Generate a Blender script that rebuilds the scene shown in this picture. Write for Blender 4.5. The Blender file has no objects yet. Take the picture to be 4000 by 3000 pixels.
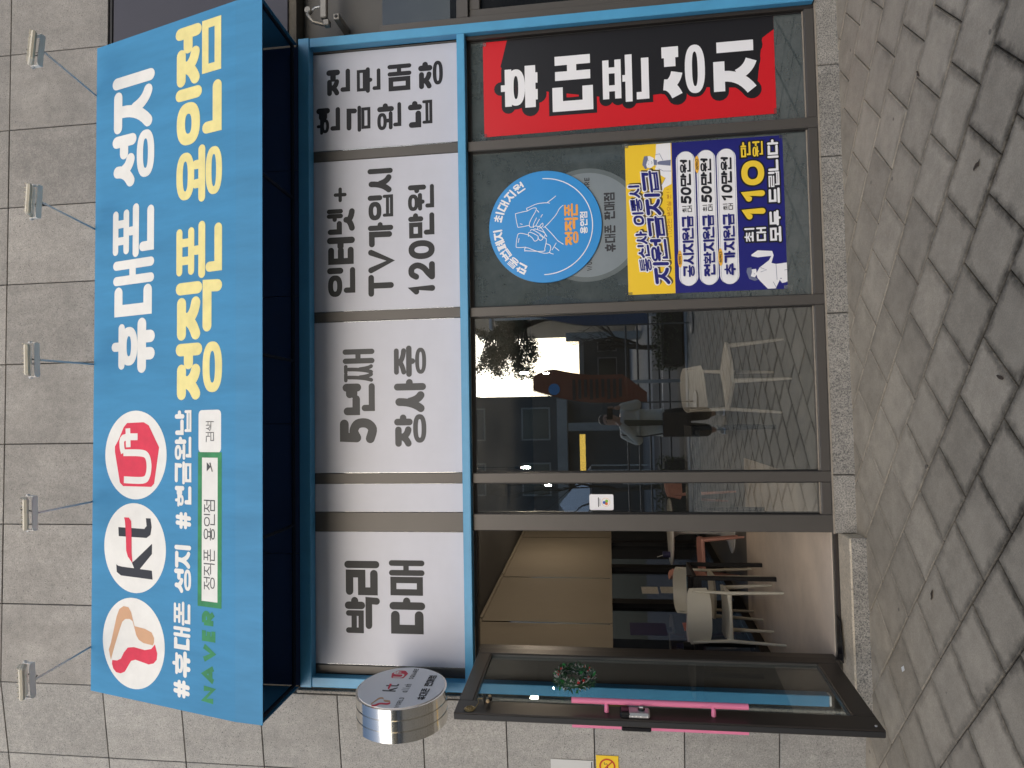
import bpy, bmesh, math, random
from mathutils import Vector, Matrix, noise as mnoise
from mathutils.geometry import tessellate_polygon

random.seed(11)
SC = bpy.context.scene
COL = SC.collection

# ---------------------------------------------------------------- camera
def rot_matrix(yaw, pitch, roll):
    cy, sy, cp, sp, cr, sr = math.cos(yaw), math.sin(yaw), math.cos(pitch), math.sin(pitch), math.cos(roll), math.sin(roll)
    ry = Matrix(((cy, 0, sy), (0, 1, 0), (-sy, 0, cy)))
    rx = Matrix(((1, 0, 0), (0, cp, -sp), (0, sp, cp)))
    rz = Matrix(((cr, -sr, 0), (sr, cr, 0), (0, 0, 1)))
    return ry @ rx @ rz
CAM_Y, CAM_H = -4.75, 1.56
_m = rot_matrix(0.0458824, 0.1383393, 0.0235763)          # columns: right, down, forward
def _w(c): return Vector((c[0], c[2], -c[1]))
_right, _down, _fwd = _w(_m.col[0]), _w(_m.col[1]), _w(_m.col[2])
cam_data = bpy.data.cameras.new('camera')
cam_data.sensor_width = 36.0
cam_data.lens = 36.0 * 2718.356 / 4000.0
cam_data.clip_start = 0.05
cam_data.clip_end = 400.0
cam = bpy.data.objects.new('camera', cam_data)
COL.objects.link(cam)
_mw = Matrix.Identity(4)                                   # the phone was held on its side: picture right is down
for i, v in enumerate((_down, _right, -_fwd)):
    for j in range(3):
        _mw[j][i] = v[j]
_mw.translation = Vector((0, CAM_Y, CAM_H))
cam.matrix_world = _mw
SC.camera = cam

# ---------------------------------------------------------------- sky, sun, exposure
SUN_EL, SUN_AZ = math.radians(24), math.radians(188)       # azimuth measured clockwise from +Y
world = bpy.data.worlds.new('World'); SC.world = world
world.use_nodes = True
nt = world.node_tree
bg = nt.nodes['Background']
sky = nt.nodes.new('ShaderNodeTexSky')
sky.sky_type = 'NISHITA'; sky.sun_disc = False
sky.sun_elevation = SUN_EL; sky.sun_rotation = SUN_AZ
sky.air_density = 1.0; sky.dust_density = 2.0; sky.ozone_density = 1.0
nt.links.new(sky.outputs[0], bg.inputs[0])
bg.inputs[1].default_value = 0.15
sun_data = bpy.data.lights.new('sun', 'SUN')
sun_data.energy = 1.15; sun_data.angle = math.radians(60); sun_data.color = (1.0, 0.975, 0.95)
sun = bpy.data.objects.new('sun', sun_data); COL.objects.link(sun)
_sd = Vector((math.sin(SUN_AZ) * math.cos(SUN_EL), math.cos(SUN_AZ) * math.cos(SUN_EL), math.sin(SUN_EL)))
sun.rotation_euler = (-_sd).to_track_quat('-Z', 'Y').to_euler()
SC.view_settings.view_transform = 'Standard'
SC.view_settings.look = 'None'
SC.view_settings.exposure = 0.22
SC.view_settings.gamma = 1.0
SC.view_settings.use_curve_mapping = False
SC.cycles.max_bounces = 8
SC.cycles.diffuse_bounces = 4
SC.cycles.glossy_bounces = 4
SC.cycles.transparent_max_bounces = 12
SC.cycles.sample_clamp_indirect = 6.0
SC.cycles.use_denoising = True
SC.cycles.caustics_reflective = False
SC.cycles.caustics_refractive = False

# ---------------------------------------------------------------- materials
def s2l(c):
    return tuple(((x / 255.0) / 12.92 if x / 255.0 <= 0.04045 else ((x / 255.0 + 0.055) / 1.055) ** 2.4) for x in c)

def mat(name, col, rough=0.6, metal=0.0, var=0.0, vscale=6.0, bump=0.0, bscale=120.0, spec=0.5, per_obj=0.0, detail=4.0, stretch=None):
    m = bpy.data.materials.new(name); m.use_nodes = True
    n = m.node_tree.nodes; L = m.node_tree.links
    b = n['Principled BSDF']
    b.inputs['Base Color'].default_value = (*col, 1); b.inputs['Roughness'].default_value = rough
    b.inputs['Metallic'].default_value = metal; b.inputs['Specular IOR Level'].default_value = spec
    tc = n.new('ShaderNodeTexCoord'); vec = tc.outputs['Object']
    if stretch:
        mp = n.new('ShaderNodeMapping'); mp.inputs['Scale'].default_value = stretch
        L.new(vec, mp.inputs['Vector']); vec = mp.outputs['Vector']
    out = None
    if var > 0 or per_obj > 0:
        f = None
        if var > 0:
            nz = n.new('ShaderNodeTexNoise'); nz.inputs['Scale'].default_value = vscale; nz.inputs['Detail'].default_value = detail
            nz.inputs['Roughness'].default_value = 0.65
            L.new(vec, nz.inputs['Vector'])
            mr = n.new('ShaderNodeMapRange'); mr.inputs[1].default_value = 0.25; mr.inputs[2].default_value = 0.75
            mr.inputs[3].default_value = 1 - var; mr.inputs[4].default_value = 1 + var
            L.new(nz.outputs['Fac'], mr.inputs[0]); f = mr.outputs[0]
        if per_obj > 0:
            oi = n.new('ShaderNodeObjectInfo')
            mr2 = n.new('ShaderNodeMapRange'); mr2.inputs[3].default_value = 1 - per_obj; mr2.inputs[4].default_value = 1 + per_obj
            L.new(oi.outputs['Random'], mr2.inputs[0])
            if f is None: f = mr2.outputs[0]
            else:
                mm = n.new('ShaderNodeMath'); mm.operation = 'MULTIPLY'; L.new(f, mm.inputs[0]); L.new(mr2.outputs[0], mm.inputs[1]); f = mm.outputs[0]
        vm = n.new('ShaderNodeVectorMath'); vm.operation = 'SCALE'; vm.inputs[0].default_value = col
        L.new(f, vm.inputs['Scale']); L.new(vm.outputs[0], b.inputs['Base Color'])
    if bump > 0:
        nb = n.new('ShaderNodeTexNoise'); nb.inputs['Scale'].default_value = bscale; nb.inputs['Detail'].default_value = 3
        L.new(vec, nb.inputs['Vector'])
        bp = n.new('ShaderNodeBump'); bp.inputs['Strength'].default_value = bump; bp.inputs['Distance'].default_value = 0.01
        L.new(nb.outputs['Fac'], bp.inputs['Height']); L.new(bp.outputs[0], b.inputs['Normal'])
    return m

def granite_mat(name, light, dark, speck, rough=0.55, tone=0.05, lo=0.30, hi=0.66, gs=120):
    """speckled stone: coarse mottling, fine grains, dark mica specks and rain streaks"""
    m = bpy.data.materials.new(name); m.use_nodes = True
    n = m.node_tree.nodes; L = m.node_tree.links; b = n['Principled BSDF']
    tc = n.new('ShaderNodeTexCoord'); oi = n.new('ShaderNodeObjectInfo')
    add = n.new('ShaderNodeVectorMath'); add.operation = 'ADD'
    sc = n.new('ShaderNodeVectorMath'); sc.operation = 'SCALE'; sc.inputs[0].default_value = (37.0, 11.0, 53.0)
    L.new(oi.outputs['Random'], sc.inputs['Scale']); L.new(tc.outputs['Object'], add.inputs[0]); L.new(sc.outputs[0], add.inputs[1])
    def nz(scale, det=2.0, ro=0.6):
        t = n.new('ShaderNodeTexNoise'); t.inputs['Scale'].default_value = scale; t.inputs['Detail'].default_value = det; t.inputs['Roughness'].default_value = ro
        L.new(add.outputs[0], t.inputs['Vector']); return t.outputs['Fac']
    def ramp(f, a, c, ca, cb):
        r = n.new('ShaderNodeValToRGB'); r.color_ramp.elements[0].position = a; r.color_ramp.elements[1].position = c
        r.color_ramp.elements[0].color = (*ca, 1); r.color_ramp.elements[1].color = (*cb, 1); L.new(f, r.inputs[0]); return r.outputs[0]
    def mix(kind, f, a, c):
        x = n.new('ShaderNodeMix'); x.data_type = 'RGBA'; x.blend_type = kind
        if isinstance(f, float): x.inputs[0].default_value = f
        else: L.new(f, x.inputs[0])
        L.new(a, x.inputs[6]); L.new(c, x.inputs[7]); return x.outputs[2]
    grain = ramp(nz(gs, 3, 0.75), lo, hi, dark, light)
    mid = ramp(nz(22, 3), 0.3, 0.7, (0.88, 0.88, 0.88), (1.10, 1.095, 1.08))
    big = ramp(nz(2.3, 5, 0.7), 0.25, 0.75, (1 - tone * 2.2,) * 3, (1 + tone * 2.2,) * 3)
    c = mix('MULTIPLY', 1.0, grain, mid); c = mix('MULTIPLY', 1.0, c, big)
    fl = ramp(nz(105, 1), 0.66, 0.71, (0, 0, 0), (1, 1, 1))
    spk = n.new('ShaderNodeRGB'); spk.outputs[0].default_value = (*speck, 1)
    c = mix('MIX', fl, c, spk.outputs[0])
    geo = n.new('ShaderNodeNewGeometry'); mp = n.new('ShaderNodeMapping'); mp.inputs['Scale'].default_value = (5.0, 5.0, 0.45); L.new(geo.outputs['Position'], mp.inputs['Vector'])
    st = n.new('ShaderNodeTexNoise'); st.inputs['Scale'].default_value = 1.0; st.inputs['Detail'].default_value = 5; st.inputs['Roughness'].default_value = 0.7; L.new(mp.outputs[0], st.inputs['Vector'])
    c = mix('MULTIPLY', 1.0, c, ramp(st.outputs['Fac'], 0.30, 0.72, (0.84, 0.835, 0.825), (1.08, 1.08, 1.075)))   # rain streaks
    mr = n.new('ShaderNodeMapRange'); mr.inputs[3].default_value = 1 - tone; mr.inputs[4].default_value = 1 + tone
    L.new(oi.outputs['Random'], mr.inputs[0])
    v = n.new('ShaderNodeVectorMath'); v.operation = 'SCALE'; L.new(c, v.inputs[0]); L.new(mr.outputs[0], v.inputs['Scale'])
    L.new(v.outputs[0], b.inputs['Base Color'])
    b.inputs['Roughness'].default_value = rough
    bp = n.new('ShaderNodeBump'); bp.inputs['Strength'].default_value = 0.25; bp.inputs['Distance'].default_value = 0.004
    L.new(nz(95, 3, 0.75), bp.inputs['Height']); L.new(bp.outputs[0], b.inputs['Normal'])
    return m

def paver_mat(name, edge_dirt=True):
    m = bpy.data.materials.new(name); m.use_nodes = True
    n = m.node_tree.nodes; L = m.node_tree.links; b = n['Principled BSDF']
    tc = n.new('ShaderNodeTexCoord'); oi = n.new('ShaderNodeObjectInfo')
    sc = n.new('ShaderNodeVectorMath'); sc.operation = 'SCALE'; sc.inputs[0].default_value = (41.0, 17.0, 29.0)
    L.new(oi.outputs['Random'], sc.inputs['Scale'])
    add = n.new('ShaderNodeVectorMath'); add.operation = 'ADD'; L.new(tc.outputs['Object'], add.inputs[0]); L.new(sc.outputs[0], add.inputs[1])
    def nz(scale, det=3.0, ro=0.6):
        t = n.new('ShaderNodeTexNoise'); t.inputs['Scale'].default_value = scale; t.inputs['Detail'].default_value = det; t.inputs['Roughness'].default_value = ro
        L.new(add.outputs[0], t.inputs['Vector']); return t.outputs['Fac']
    def math1(op, a, c=None):
        x = n.new('ShaderNodeMath'); x.operation = op
        for i, q in enumerate((a, c)):
            if q is None: continue
            if isinstance(q, (int, float)): x.inputs[i].default_value = q
            else: L.new(q, x.inputs[i])
        return x.outputs[0]
    def mrange(f, a, c, lo, hi):
        r = n.new('ShaderNodeMapRange'); r.inputs[1].default_value = a; r.inputs[2].default_value = c; r.inputs[3].default_value = lo; r.inputs[4].default_value = hi
        L.new(f, r.inputs[0]); return r.outputs[0]
    f = math1('MULTIPLY', mrange(nz(7, 5, 0.7), 0.25, 0.75, 0.78, 1.20), mrange(nz(150, 2, 0.7), 0.3, 0.7, 0.86, 1.14))
    f = math1('MULTIPLY', f, mrange(oi.outputs['Random'], 0, 1, 0.86, 1.10))
    if edge_dirt:
        sep = n.new('ShaderNodeSeparateXYZ'); L.new(tc.outputs['Object'], sep.inputs[0])
        d = math1('MAXIMUM', math1('ABSOLUTE', sep.outputs[0]), math1('ABSOLUTE', sep.outputs[1]))
        d = math1('ADD', d, math1('MULTIPLY', math1('SUBTRACT', nz(16, 4, 0.7), 0.5), 0.075))
        geo = n.new('ShaderNodeNewGeometry'); sp = n.new('ShaderNodeSeparateXYZ'); L.new(geo.outputs['Position'], sp.inputs[0])
        nzw = n.new('ShaderNodeTexNoise'); nzw.inputs['Scale'].default_value = 0.9; nzw.inputs['Detail'].default_value = 3; L.new(geo.outputs['Position'], nzw.inputs['Vector'])
        yy = math1('ADD', sp.outputs[1], math1('MULTIPLY', math1('SUBTRACT', nzw.outputs['Fac'], 0.5), 1.6))
        soot = mrange(yy, -1.9, -0.45, 1.0, 0.05)                       # trodden-in soot fades towards the sheltered wall foot
        edge = mrange(d, 0.120, 0.164, 0.0, 0.82)
        f = math1('MULTIPLY', f, math1('SUBTRACT', 1.0, math1('MULTIPLY', edge, math1('ADD', math1('MULTIPLY', soot, 0.82), 0.18))))
        blot = mrange(nzw.outputs['Fac'], 0.35, 0.70, 0.93, 1.07); f = math1('MULTIPLY', f, blot)
        f = math1('MULTIPLY', f, mrange(yy, -2.6, -0.1, 1.0, 1.04))
    tint = n.new('ShaderNodeValToRGB'); tint.color_ramp.elements[0].color = (0.365, 0.318, 0.248, 1); tint.color_ramp.elements[1].color = (0.338, 0.297, 0.236, 1)
    L.new(nz(3, 2), tint.inputs[0])
    v = n.new('ShaderNodeVectorMath'); v.operation = 'SCALE'; L.new(tint.outputs[0], v.inputs[0]); L.new(f, v.inputs['Scale'])
    # pale cement and lichen smears
    pale = mrange(nz(9, 6, 0.8), 0.655, 0.74, 0.0, 0.6)
    mx = n.new('ShaderNodeMix'); mx.data_type = 'RGBA'; L.new(pale, mx.inputs[0]); L.new(v.outputs[0], mx.inputs[6]); mx.inputs[7].default_value = (0.36, 0.33, 0.28, 1)
    vo = n.new('ShaderNodeTexVoronoi'); vo.inputs['Scale'].default_value = 5.5; L.new(add.outputs[0], vo.inputs['Vector'])     # trodden chewing gum and oil drops
    gum = math1('MULTIPLY', mrange(math1('ADD', vo.outputs['Distance'], math1('MULTIPLY', nz(60, 2), 0.04)), 0.075, 0.095, 0.62, 0.0), mrange(vo.outputs['Color'], 0.70, 0.74, 0.0, 1.0))
    mg = n.new('ShaderNodeMix'); mg.data_type = 'RGBA'; L.new(gum, mg.inputs[0]); L.new(mx.outputs[2], mg.inputs[6]); mg.inputs[7].default_value = (0.045, 0.042, 0.04, 1)
    L.new(mg.outputs[2], b.inputs['Base Color'])
    b.inputs['Roughness'].default_value = 0.8; b.inputs['Specular IOR Level'].default_value = 0.25
    bp = n.new('ShaderNodeBump'); bp.inputs['Strength'].default_value = 0.35; bp.inputs['Distance'].default_value = 0.004
    L.new(nz(150, 2, 0.7), bp.inputs['Height']); L.new(bp.outputs[0], b.inputs['Normal'])
    return m

def glass_mat(name, tint, refl, rough=0.0, smudge=0.0, film=None, film_op=0.0):
    """coated pane: mirror share that grows at grazing angles, the rest tinted see-through or an inner film"""
    m = bpy.data.materials.new(name); m.use_nodes = True
    n = m.node_tree.nodes; L = m.node_tree.links
    n.remove(n['Principled BSDF']); out = n['Material Output']
    tr = n.new('ShaderNodeBsdfTransparent'); tr.inputs[0].default_value = (*tint, 1)
    gl = n.new('ShaderNodeBsdfGlossy'); gl.inputs['Roughness'].default_value = rough; gl.inputs['Color'].default_value = (0.95, 0.98, 1.0, 1)
    lw = n.new('ShaderNodeLayerWeight'); lw.inputs[0].default_value = 0.5       # Schlick: base share plus fifth power at grazing angles
    pw = n.new('ShaderNodeMath'); pw.operation = 'POWER'; L.new(lw.outputs['Facing'], pw.inputs[0]); pw.inputs[1].default_value = 5.0
    mr = n.new('ShaderNodeMapRange'); mr.inputs[3].default_value = refl; mr.inputs[4].default_value = 1.0
    L.new(pw.outputs[0], mr.inputs[0])
    base = tr.outputs[0]
    tc = n.new('ShaderNodeTexCoord')
    if film is not None:
        df = n.new('ShaderNodeBsdfDiffuse'); df.inputs[0].default_value = (*film, 1)
        mx0 = n.new('ShaderNodeMixShader'); mx0.inputs[0].default_value = film_op
        L.new(base, mx0.inputs[1]); L.new(df.outputs[0], mx0.inputs[2]); base = mx0.outputs[0]
    if smudge > 0:
        ds = n.new('ShaderNodeBsdfDiffuse'); ds.inputs[0].default_value = (0.55, 0.58, 0.58, 1)
        nz = n.new('ShaderNodeTexNoise'); nz.inputs['Scale'].default_value = 5; nz.inputs['Detail'].default_value = 6; nz.inputs['Roughness'].default_value = 0.75
        L.new(tc.outputs['Object'], nz.inputs['Vector'])
        m2 = n.new('ShaderNodeMapRange'); m2.inputs[1].default_value = 0.45; m2.inputs[2].default_value = 0.85; m2.inputs[3].default_value = 0.0; m2.inputs[4].default_value = smudge
        L.new(nz.outputs['Fac'], m2.inputs[0])
        mx1 = n.new('ShaderNodeMixShader'); L.new(m2.outputs[0], mx1.inputs[0]); L.new(base, mx1.inputs[1]); L.new(ds.outputs[0], mx1.inputs[2]); base = mx1.outputs[0]
    mx = n.new('ShaderNodeMixShader'); L.new(mr.outputs[0], mx.inputs[0]); L.new(base, mx.inputs[1]); L.new(gl.outputs[0], mx.inputs[2])
    L.new(mx.outputs[0], out.inputs[0])
    return m

def emit_mat(name, col, strength):
    m = bpy.data.materials.new(name); m.use_nodes = True
    n = m.node_tree.nodes; b = n['Principled BSDF']
    b.inputs['Base Color'].default_value = (*col, 1)
    b.inputs['Emission Color'].default_value = (*col, 1); b.inputs['Emission Strength'].default_value = strength
    return m

# ---------------------------------------------------------------- mesh builder
class MB:
    def __init__(s): s.v = []; s.f = []
    def quad(s, a, b, c, d):
        k = len(s.v); s.v += [tuple(a), tuple(b), tuple(c), tuple(d)]; s.f.append((k, k + 1, k + 2, k + 3)); return s
    def box(s, x0, y0, z0, x1, y1, z1, bev=0.0):
        if bev > 0:
            bm = bmesh.new(); bmesh.ops.create_cube(bm, size=1.0)
            for v in bm.verts: v.co = Vector(((x0 + x1) / 2 + v.co.x * (x1 - x0), (y0 + y1) / 2 + v.co.y * (y1 - y0), (z0 + z1) / 2 + v.co.z * (z1 - z0)))
            bmesh.ops.bevel(bm, geom=list(bm.edges), offset=min(bev, 0.45 * min(abs(x1 - x0), abs(y1 - y0), abs(z1 - z0))), segments=1, affect='EDGES')
            k = len(s.v); bm.verts.ensure_lookup_table(); bm.verts.index_update()
            s.v += [tuple(v.co) for v in bm.verts]; s.f += [tuple(k + v.index for v in f.verts) for f in bm.faces]; bm.free(); return s
        k = len(s.v)
        s.v += [(x0, y0, z0), (x1, y0, z0), (x1, y1, z0), (x0, y1, z0), (x0, y0, z1), (x1, y0, z1), (x1, y1, z1), (x0, y1, z1)]
        s.f += [(k, k + 3, k + 2, k + 1), (k + 4, k + 5, k + 6, k + 7), (k, k + 1, k + 5, k + 4), (k + 1, k + 2, k + 6, k + 5), (k + 2, k + 3, k + 7, k + 6), (k + 3, k, k + 4, k + 7)]
        return s
    def poly(s, pts):
        """flat polygon of 3-D points, triangulated"""
        k = len(s.v); pts = [Vector(p) for p in pts]; s.v += [tuple(p) for p in pts]
        for t in tessellate_polygon([pts]): s.f.append((k + t[0], k + t[1], k + t[2]))
        return s
    def prism(s, pts, off):
        """closed solid: polygon of 3-D points swept by off"""
        off = Vector(off); a = [Vector(p) for p in pts]; c = [p + off for p in a]; nn = len(a)
        k = len(s.v); s.v += [tuple(p) for p in a] + [tuple(p) for p in c]
        for t in tessellate_polygon([a]):
            s.f.append((k + t[0], k + t[1], k + t[2])); s.f.append((k + nn + t[2], k + nn + t[1], k + nn + t[0]))
        for i in range(nn):
            j = (i + 1) % nn; s.f.append((k + i, k + j, k + nn + j, k + nn + i))
        return s
    def tube(s, pts, r, seg=8, cap=True):
        """tube along points; r a number, a list, or a list of (ra, rb)"""
        pts = [Vector(p) for p in pts]; n = len(pts)
        rs = r if isinstance(r, (list, tuple)) else [r] * n
        k = len(s.v); ref = None
        for i, p in enumerate(pts):
            t = (pts[min(i + 1, n - 1)] - pts[max(i - 1, 0)]).normalized()
            if ref is None:
                ref = Vector((0, 0, 1)) if abs(t.z) < 0.9 else Vector((1, 0, 0))
            a = (ref - t * ref.dot(t)).normalized(); b = t.cross(a); ref = a
            ra, rb = rs[i] if isinstance(rs[i], (tuple, list)) else (rs[i], rs[i])
            for q in range(seg):
                th = 2 * math.pi * q / seg; s.v.append(tuple(p + a * math.cos(th) * ra + b * math.sin(th) * rb))
        for i in range(n - 1):
            for q in range(seg):
                q2 = (q + 1) % seg
                s.f.append((k + i * seg + q, k + i * seg + q2, k + (i + 1) * seg + q2, k + (i + 1) * seg + q))
        if cap:
            s.f.append(tuple(k + q for q in range(seg))[::-1]); s.f.append(tuple(k + (n - 1) * seg + q for q in range(seg)))
        return s
    def lathe(s, prof, org, axis, seg=32):
        """prof = [(radius, distance along axis)], closed at both ends"""
        org = Vector(org); ax = Vector(axis).normalized()
        ref = Vector((0, 0, 1)) if abs(ax.z) < 0.9 else Vector((1, 0, 0))
        a = (ref - ax * ref.dot(ax)).normalized(); b = ax.cross(a); k = len(s.v)
        for (r, d) in prof:
            for q in range(seg):
                th = 2 * math.pi * q / seg; s.v.append(tuple(org + ax * d + (a * math.cos(th) + b * math.sin(th)) * r))
        for i in range(len(prof) - 1):
            for q in range(seg):
                q2 = (q + 1) % seg; s.f.append((k + i * seg + q, k + i * seg + q2, k + (i + 1) * seg + q2, k + (i + 1) * seg + q))
        s.f.append(tuple(k + q for q in range(seg))[::-1]); e = k + (len(prof) - 1) * seg; s.f.append(tuple(e + q for q in range(seg)))
        return s
    def ball(s, c, r, seg=10, rings=6, sz=1.0):
        prof = []
        for i in range(rings + 1):
            th = math.pi * i / rings; prof.append((max(1e-4, r * math.sin(th)), -r * sz * math.cos(th)))
        return s.lathe(prof, c, (0, 0, 1), seg)
    def xf(s, M):
        s.v = [tuple(M @ Vector(p)) for p in s.v]; return s
    def mesh(s, name):
        me = bpy.data.meshes.new(name); me.from_pydata(s.v, [], s.f); me.update(); return me
    def build(s, name, m, parent=None, smooth=False, loc=None, rot=None):
        if parent is not None:                              # points are given in world space; parents are not turned yet
            off = Vector((0, 0, 0)); q = parent
            while q is not None: off += q.location; q = q.parent
            if off.length > 0: s.v = [tuple(Vector(p) - off) for p in s.v]
        me = s.mesh(name); me.materials.append(m)
        if smooth:
            me.polygons.foreach_set('use_smooth', [True] * len(me.polygons))
            try: me.set_sharp_from_angle(angle=math.radians(40))
            except Exception: pass
        o = bpy.data.objects.new(name, me); COL.objects.link(o)
        if parent is not None: o.parent = parent
        if loc is not None: o.location = loc
        if rot is not None: o.rotation_euler = rot
        return o

def tag(o, label=None, cat=None, group=None, kind=None):
    if label: o['label'] = label
    if cat: o['category'] = cat
    if group: o['group'] = group
    if kind: o['kind'] = kind
    return o
def thing(name, label, cat, loc=(0, 0, 0), rz=0.0, group=None):
    o = bpy.data.objects.new(name, None); COL.objects.link(o); o.empty_display_size = 0.1
    o.location = loc; o.rotation_euler = (0, 0, rz)
    return tag(o, label, cat, group)
def copy_tree(o, parent=None):
    c = o.copy(); COL.objects.link(c); c.parent = parent
    for ch in list(o.children): copy_tree(ch, c)
    return c

# ---------------------------------------------------------------- lettering (flat cut vinyl / print, drawn stroke by stroke)
HL = "ㄱㄲㄴㄷㄸㄹㅁㅂㅃㅅㅆㅇㅈㅉㅊㅋㅌㅍㅎ"
HV = "ㅏㅐㅑㅒㅓㅔㅕㅖㅗㅘㅙㅚㅛㅜㅝㅞㅟㅠㅡㅢㅣ"
HT = " ㄱㄲㄳㄴㄵㄶㄷㄹㄺㄻㄼㄽㄾㄿㅀㅁㅂㅄㅅㅆㅇㅈㅊㅋㅌㅍㅎ"
def catmull(p, closed=False, k=5):
    n = len(p); out = []
    rng = range(n if closed else n - 1)
    for i in rng:
        p0 = p[(i - 1) % n] if closed or i > 0 else p[0]; p1 = p[i]; p2 = p[(i + 1) % n]
        p3 = p[(i + 2) % n] if closed or i + 2 < n else p[-1]
        for j in range(k):
            t = j / k; t2 = t * t; t3 = t2 * t
            out.append(tuple(0.5 * (2 * p1[a] + (p2[a] - p0[a]) * t + (2 * p0[a] - 5 * p1[a] + 4 * p2[a] - p3[a]) * t2 + (3 * p1[a] - p0[a] - 3 * p2[a] + p3[a]) * t3) for a in (0, 1)))
    if not closed: out.append(p[-1])
    return out
def ell(cx, cy, rx, ry, n=28): return [(cx + rx * math.cos(2 * math.pi * i / n), cy + ry * math.sin(2 * math.pi * i / n)) for i in range(n)]
def superell(cx, cy, rx, ry, n=32, e=0.62):
    o = []
    for i in range(n):
        c, s = math.cos(2 * math.pi * i / n), math.sin(2 * math.pi * i / n)
        o.append((cx + rx * math.copysign(abs(c) ** e, c), cy + ry * math.copysign(abs(s) ** e, s)))
    return o
def bez(a, b, c, n=7): return [tuple((1 - t) ** 2 * a[i] + 2 * t * (1 - t) * b[i] + t * t * c[i] for i in (0, 1)) for t in [k / n for k in range(n + 1)]]
def siot(L, B, R, T, w):
    C = (L + R) / 2; h = T - B
    return [(bez((C, T), (C, B + 0.38 * h), (L, B)), 0), (bez((C + 0.02 * (R - L), B + 0.50 * h), (C + 0.16 * (R - L), B + 0.12 * h), (R, B)), 0)]
WCAP = {'ㅁ': .34, 'ㅂ': .30, 'ㄹ': .235, 'ㅌ': .235, 'ㅍ': .34, 'ㅎ': .25, 'ㅊ': .25, 'ㅇ': .36, 'ㅈ': .40, 'ㅋ': .3, 'ㄷ': .40, 'ㄱ': .46, 'ㄴ': .46}
def cons(c, x0, y0, x1, y1, w):
    w = min(w, WCAP.get(c, .5) * (y1 - y0), (.34 if c in 'ㅁㅂ' else .40) * (x1 - x0))
    return [(q[0], q[1], q[2] if len(q) > 2 else w) for q in cons_(c, x0, y0, x1, y1, w)]
def vvow(c, x0, y0, x1, y1, w):
    w = min(w, (.37 if c in 'ㅐㅔㅖ' else .88 if c == 'ㅣ' else .62) * (x1 - x0)); return [(p, k, w) for p, k in vvow_(c, x0, y0, x1, y1, w)]
def hvow(c, x0, y0, x1, y1, w):
    w = min(w, (.9 if c == 'ㅡ' else .62) * (y1 - y0)); return [(p, k, w) for p, k in hvow_(c, x0, y0, x1, y1, w)]
def cons_(c, x0, y0, x1, y1, w):
    L, R, B, T = x0 + w / 2, x1 - w / 2, y0 + w / 2, y1 - w / 2; M = (T + B) / 2; C = (L + R) / 2; h = y1 - y0
    if c == 'ㄱ': return [([(L, T), (R, T), (R - 0.02 * (R - L), B)], 0)]
    if c == 'ㄲ': return cons('ㄱ', x0, y0, (x0 + x1) / 2 - 0.1 * w, y1, w) + cons('ㄱ', (x0 + x1) / 2 + 0.1 * w, y0, x1, y1, w)
    if c == 'ㄴ': return [([(L, T), (L, B), (R, B)], 0)]
    if c == 'ㄷ': return [([(R, T), (L, T), (L, B), (R, B)], 0)]
    if c == 'ㄹ': return [([(L, T), (R, T), (R, M), (L, M), (L, B), (R, B)], 0)]
    if c == 'ㅁ': return [([(L, B), (R, B), (R, T), (L, T)], 1)]
    if c == 'ㅂ': return [([(L, T), (L, B), (R, B), (R, T)], 0), ([(L, M + 0.04 * h), (R, M + 0.04 * h)], 0)]
    if c == 'ㅅ': return siot(L, B, R, T, w)
    if c == 'ㅇ': return [((C, M, R - C, T - M, 0.82), 2)]
    if c == 'ㅈ': return [([(L, T), (R, T)], 0)] + siot(L, B, R, T - 0.1 * h, w)
    if c == 'ㅉ': return cons('ㅈ', x0, y0, (x0 + x1) / 2 + 0.1 * w, y1, w * 0.85) + cons('ㅈ', (x0 + x1) / 2 - 0.1 * w, y0, x1, y1, w * 0.85)
    if c == 'ㅊ':
        t2 = T - 0.26 * h; return [([(C, T + 0.05 * w), (C, t2)], 0), ([(L, t2), (R, t2)], 0)] + siot(L, B, R, t2 - 0.06 * h, w)
    if c == 'ㅋ': return [([(L, T), (R, T), (R, B)], 0), ([(L, M), (R, M)], 0)]
    if c == 'ㅌ': return [([(R, T), (L, T), (L, B), (R, B)], 0), ([(L, M), (R, M)], 0)]
    if c == 'ㅍ': return [([(L, T), (R, T)], 0), ([(L, B), (R, B)], 0), ([(L + 0.27 * (R - L), T), (L + 0.27 * (R - L), B)], 0), ([(L + 0.73 * (R - L), T), (L + 0.73 * (R - L), B)], 0)]
    if c == 'ㅎ':
        t2 = T - 0.25 * h; rr = (t2 - B) * 0.42
        return [([(C, T + 0.1 * w), (C, t2)], 0), ([(L, t2), (R, t2)], 0), ((C, (B + t2 - 0.3 * w) / 2, (R - L) * 0.40, max(0.3 * w, (t2 - 0.3 * w - B) / 2), 0.85), 2)]
    return []
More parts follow.
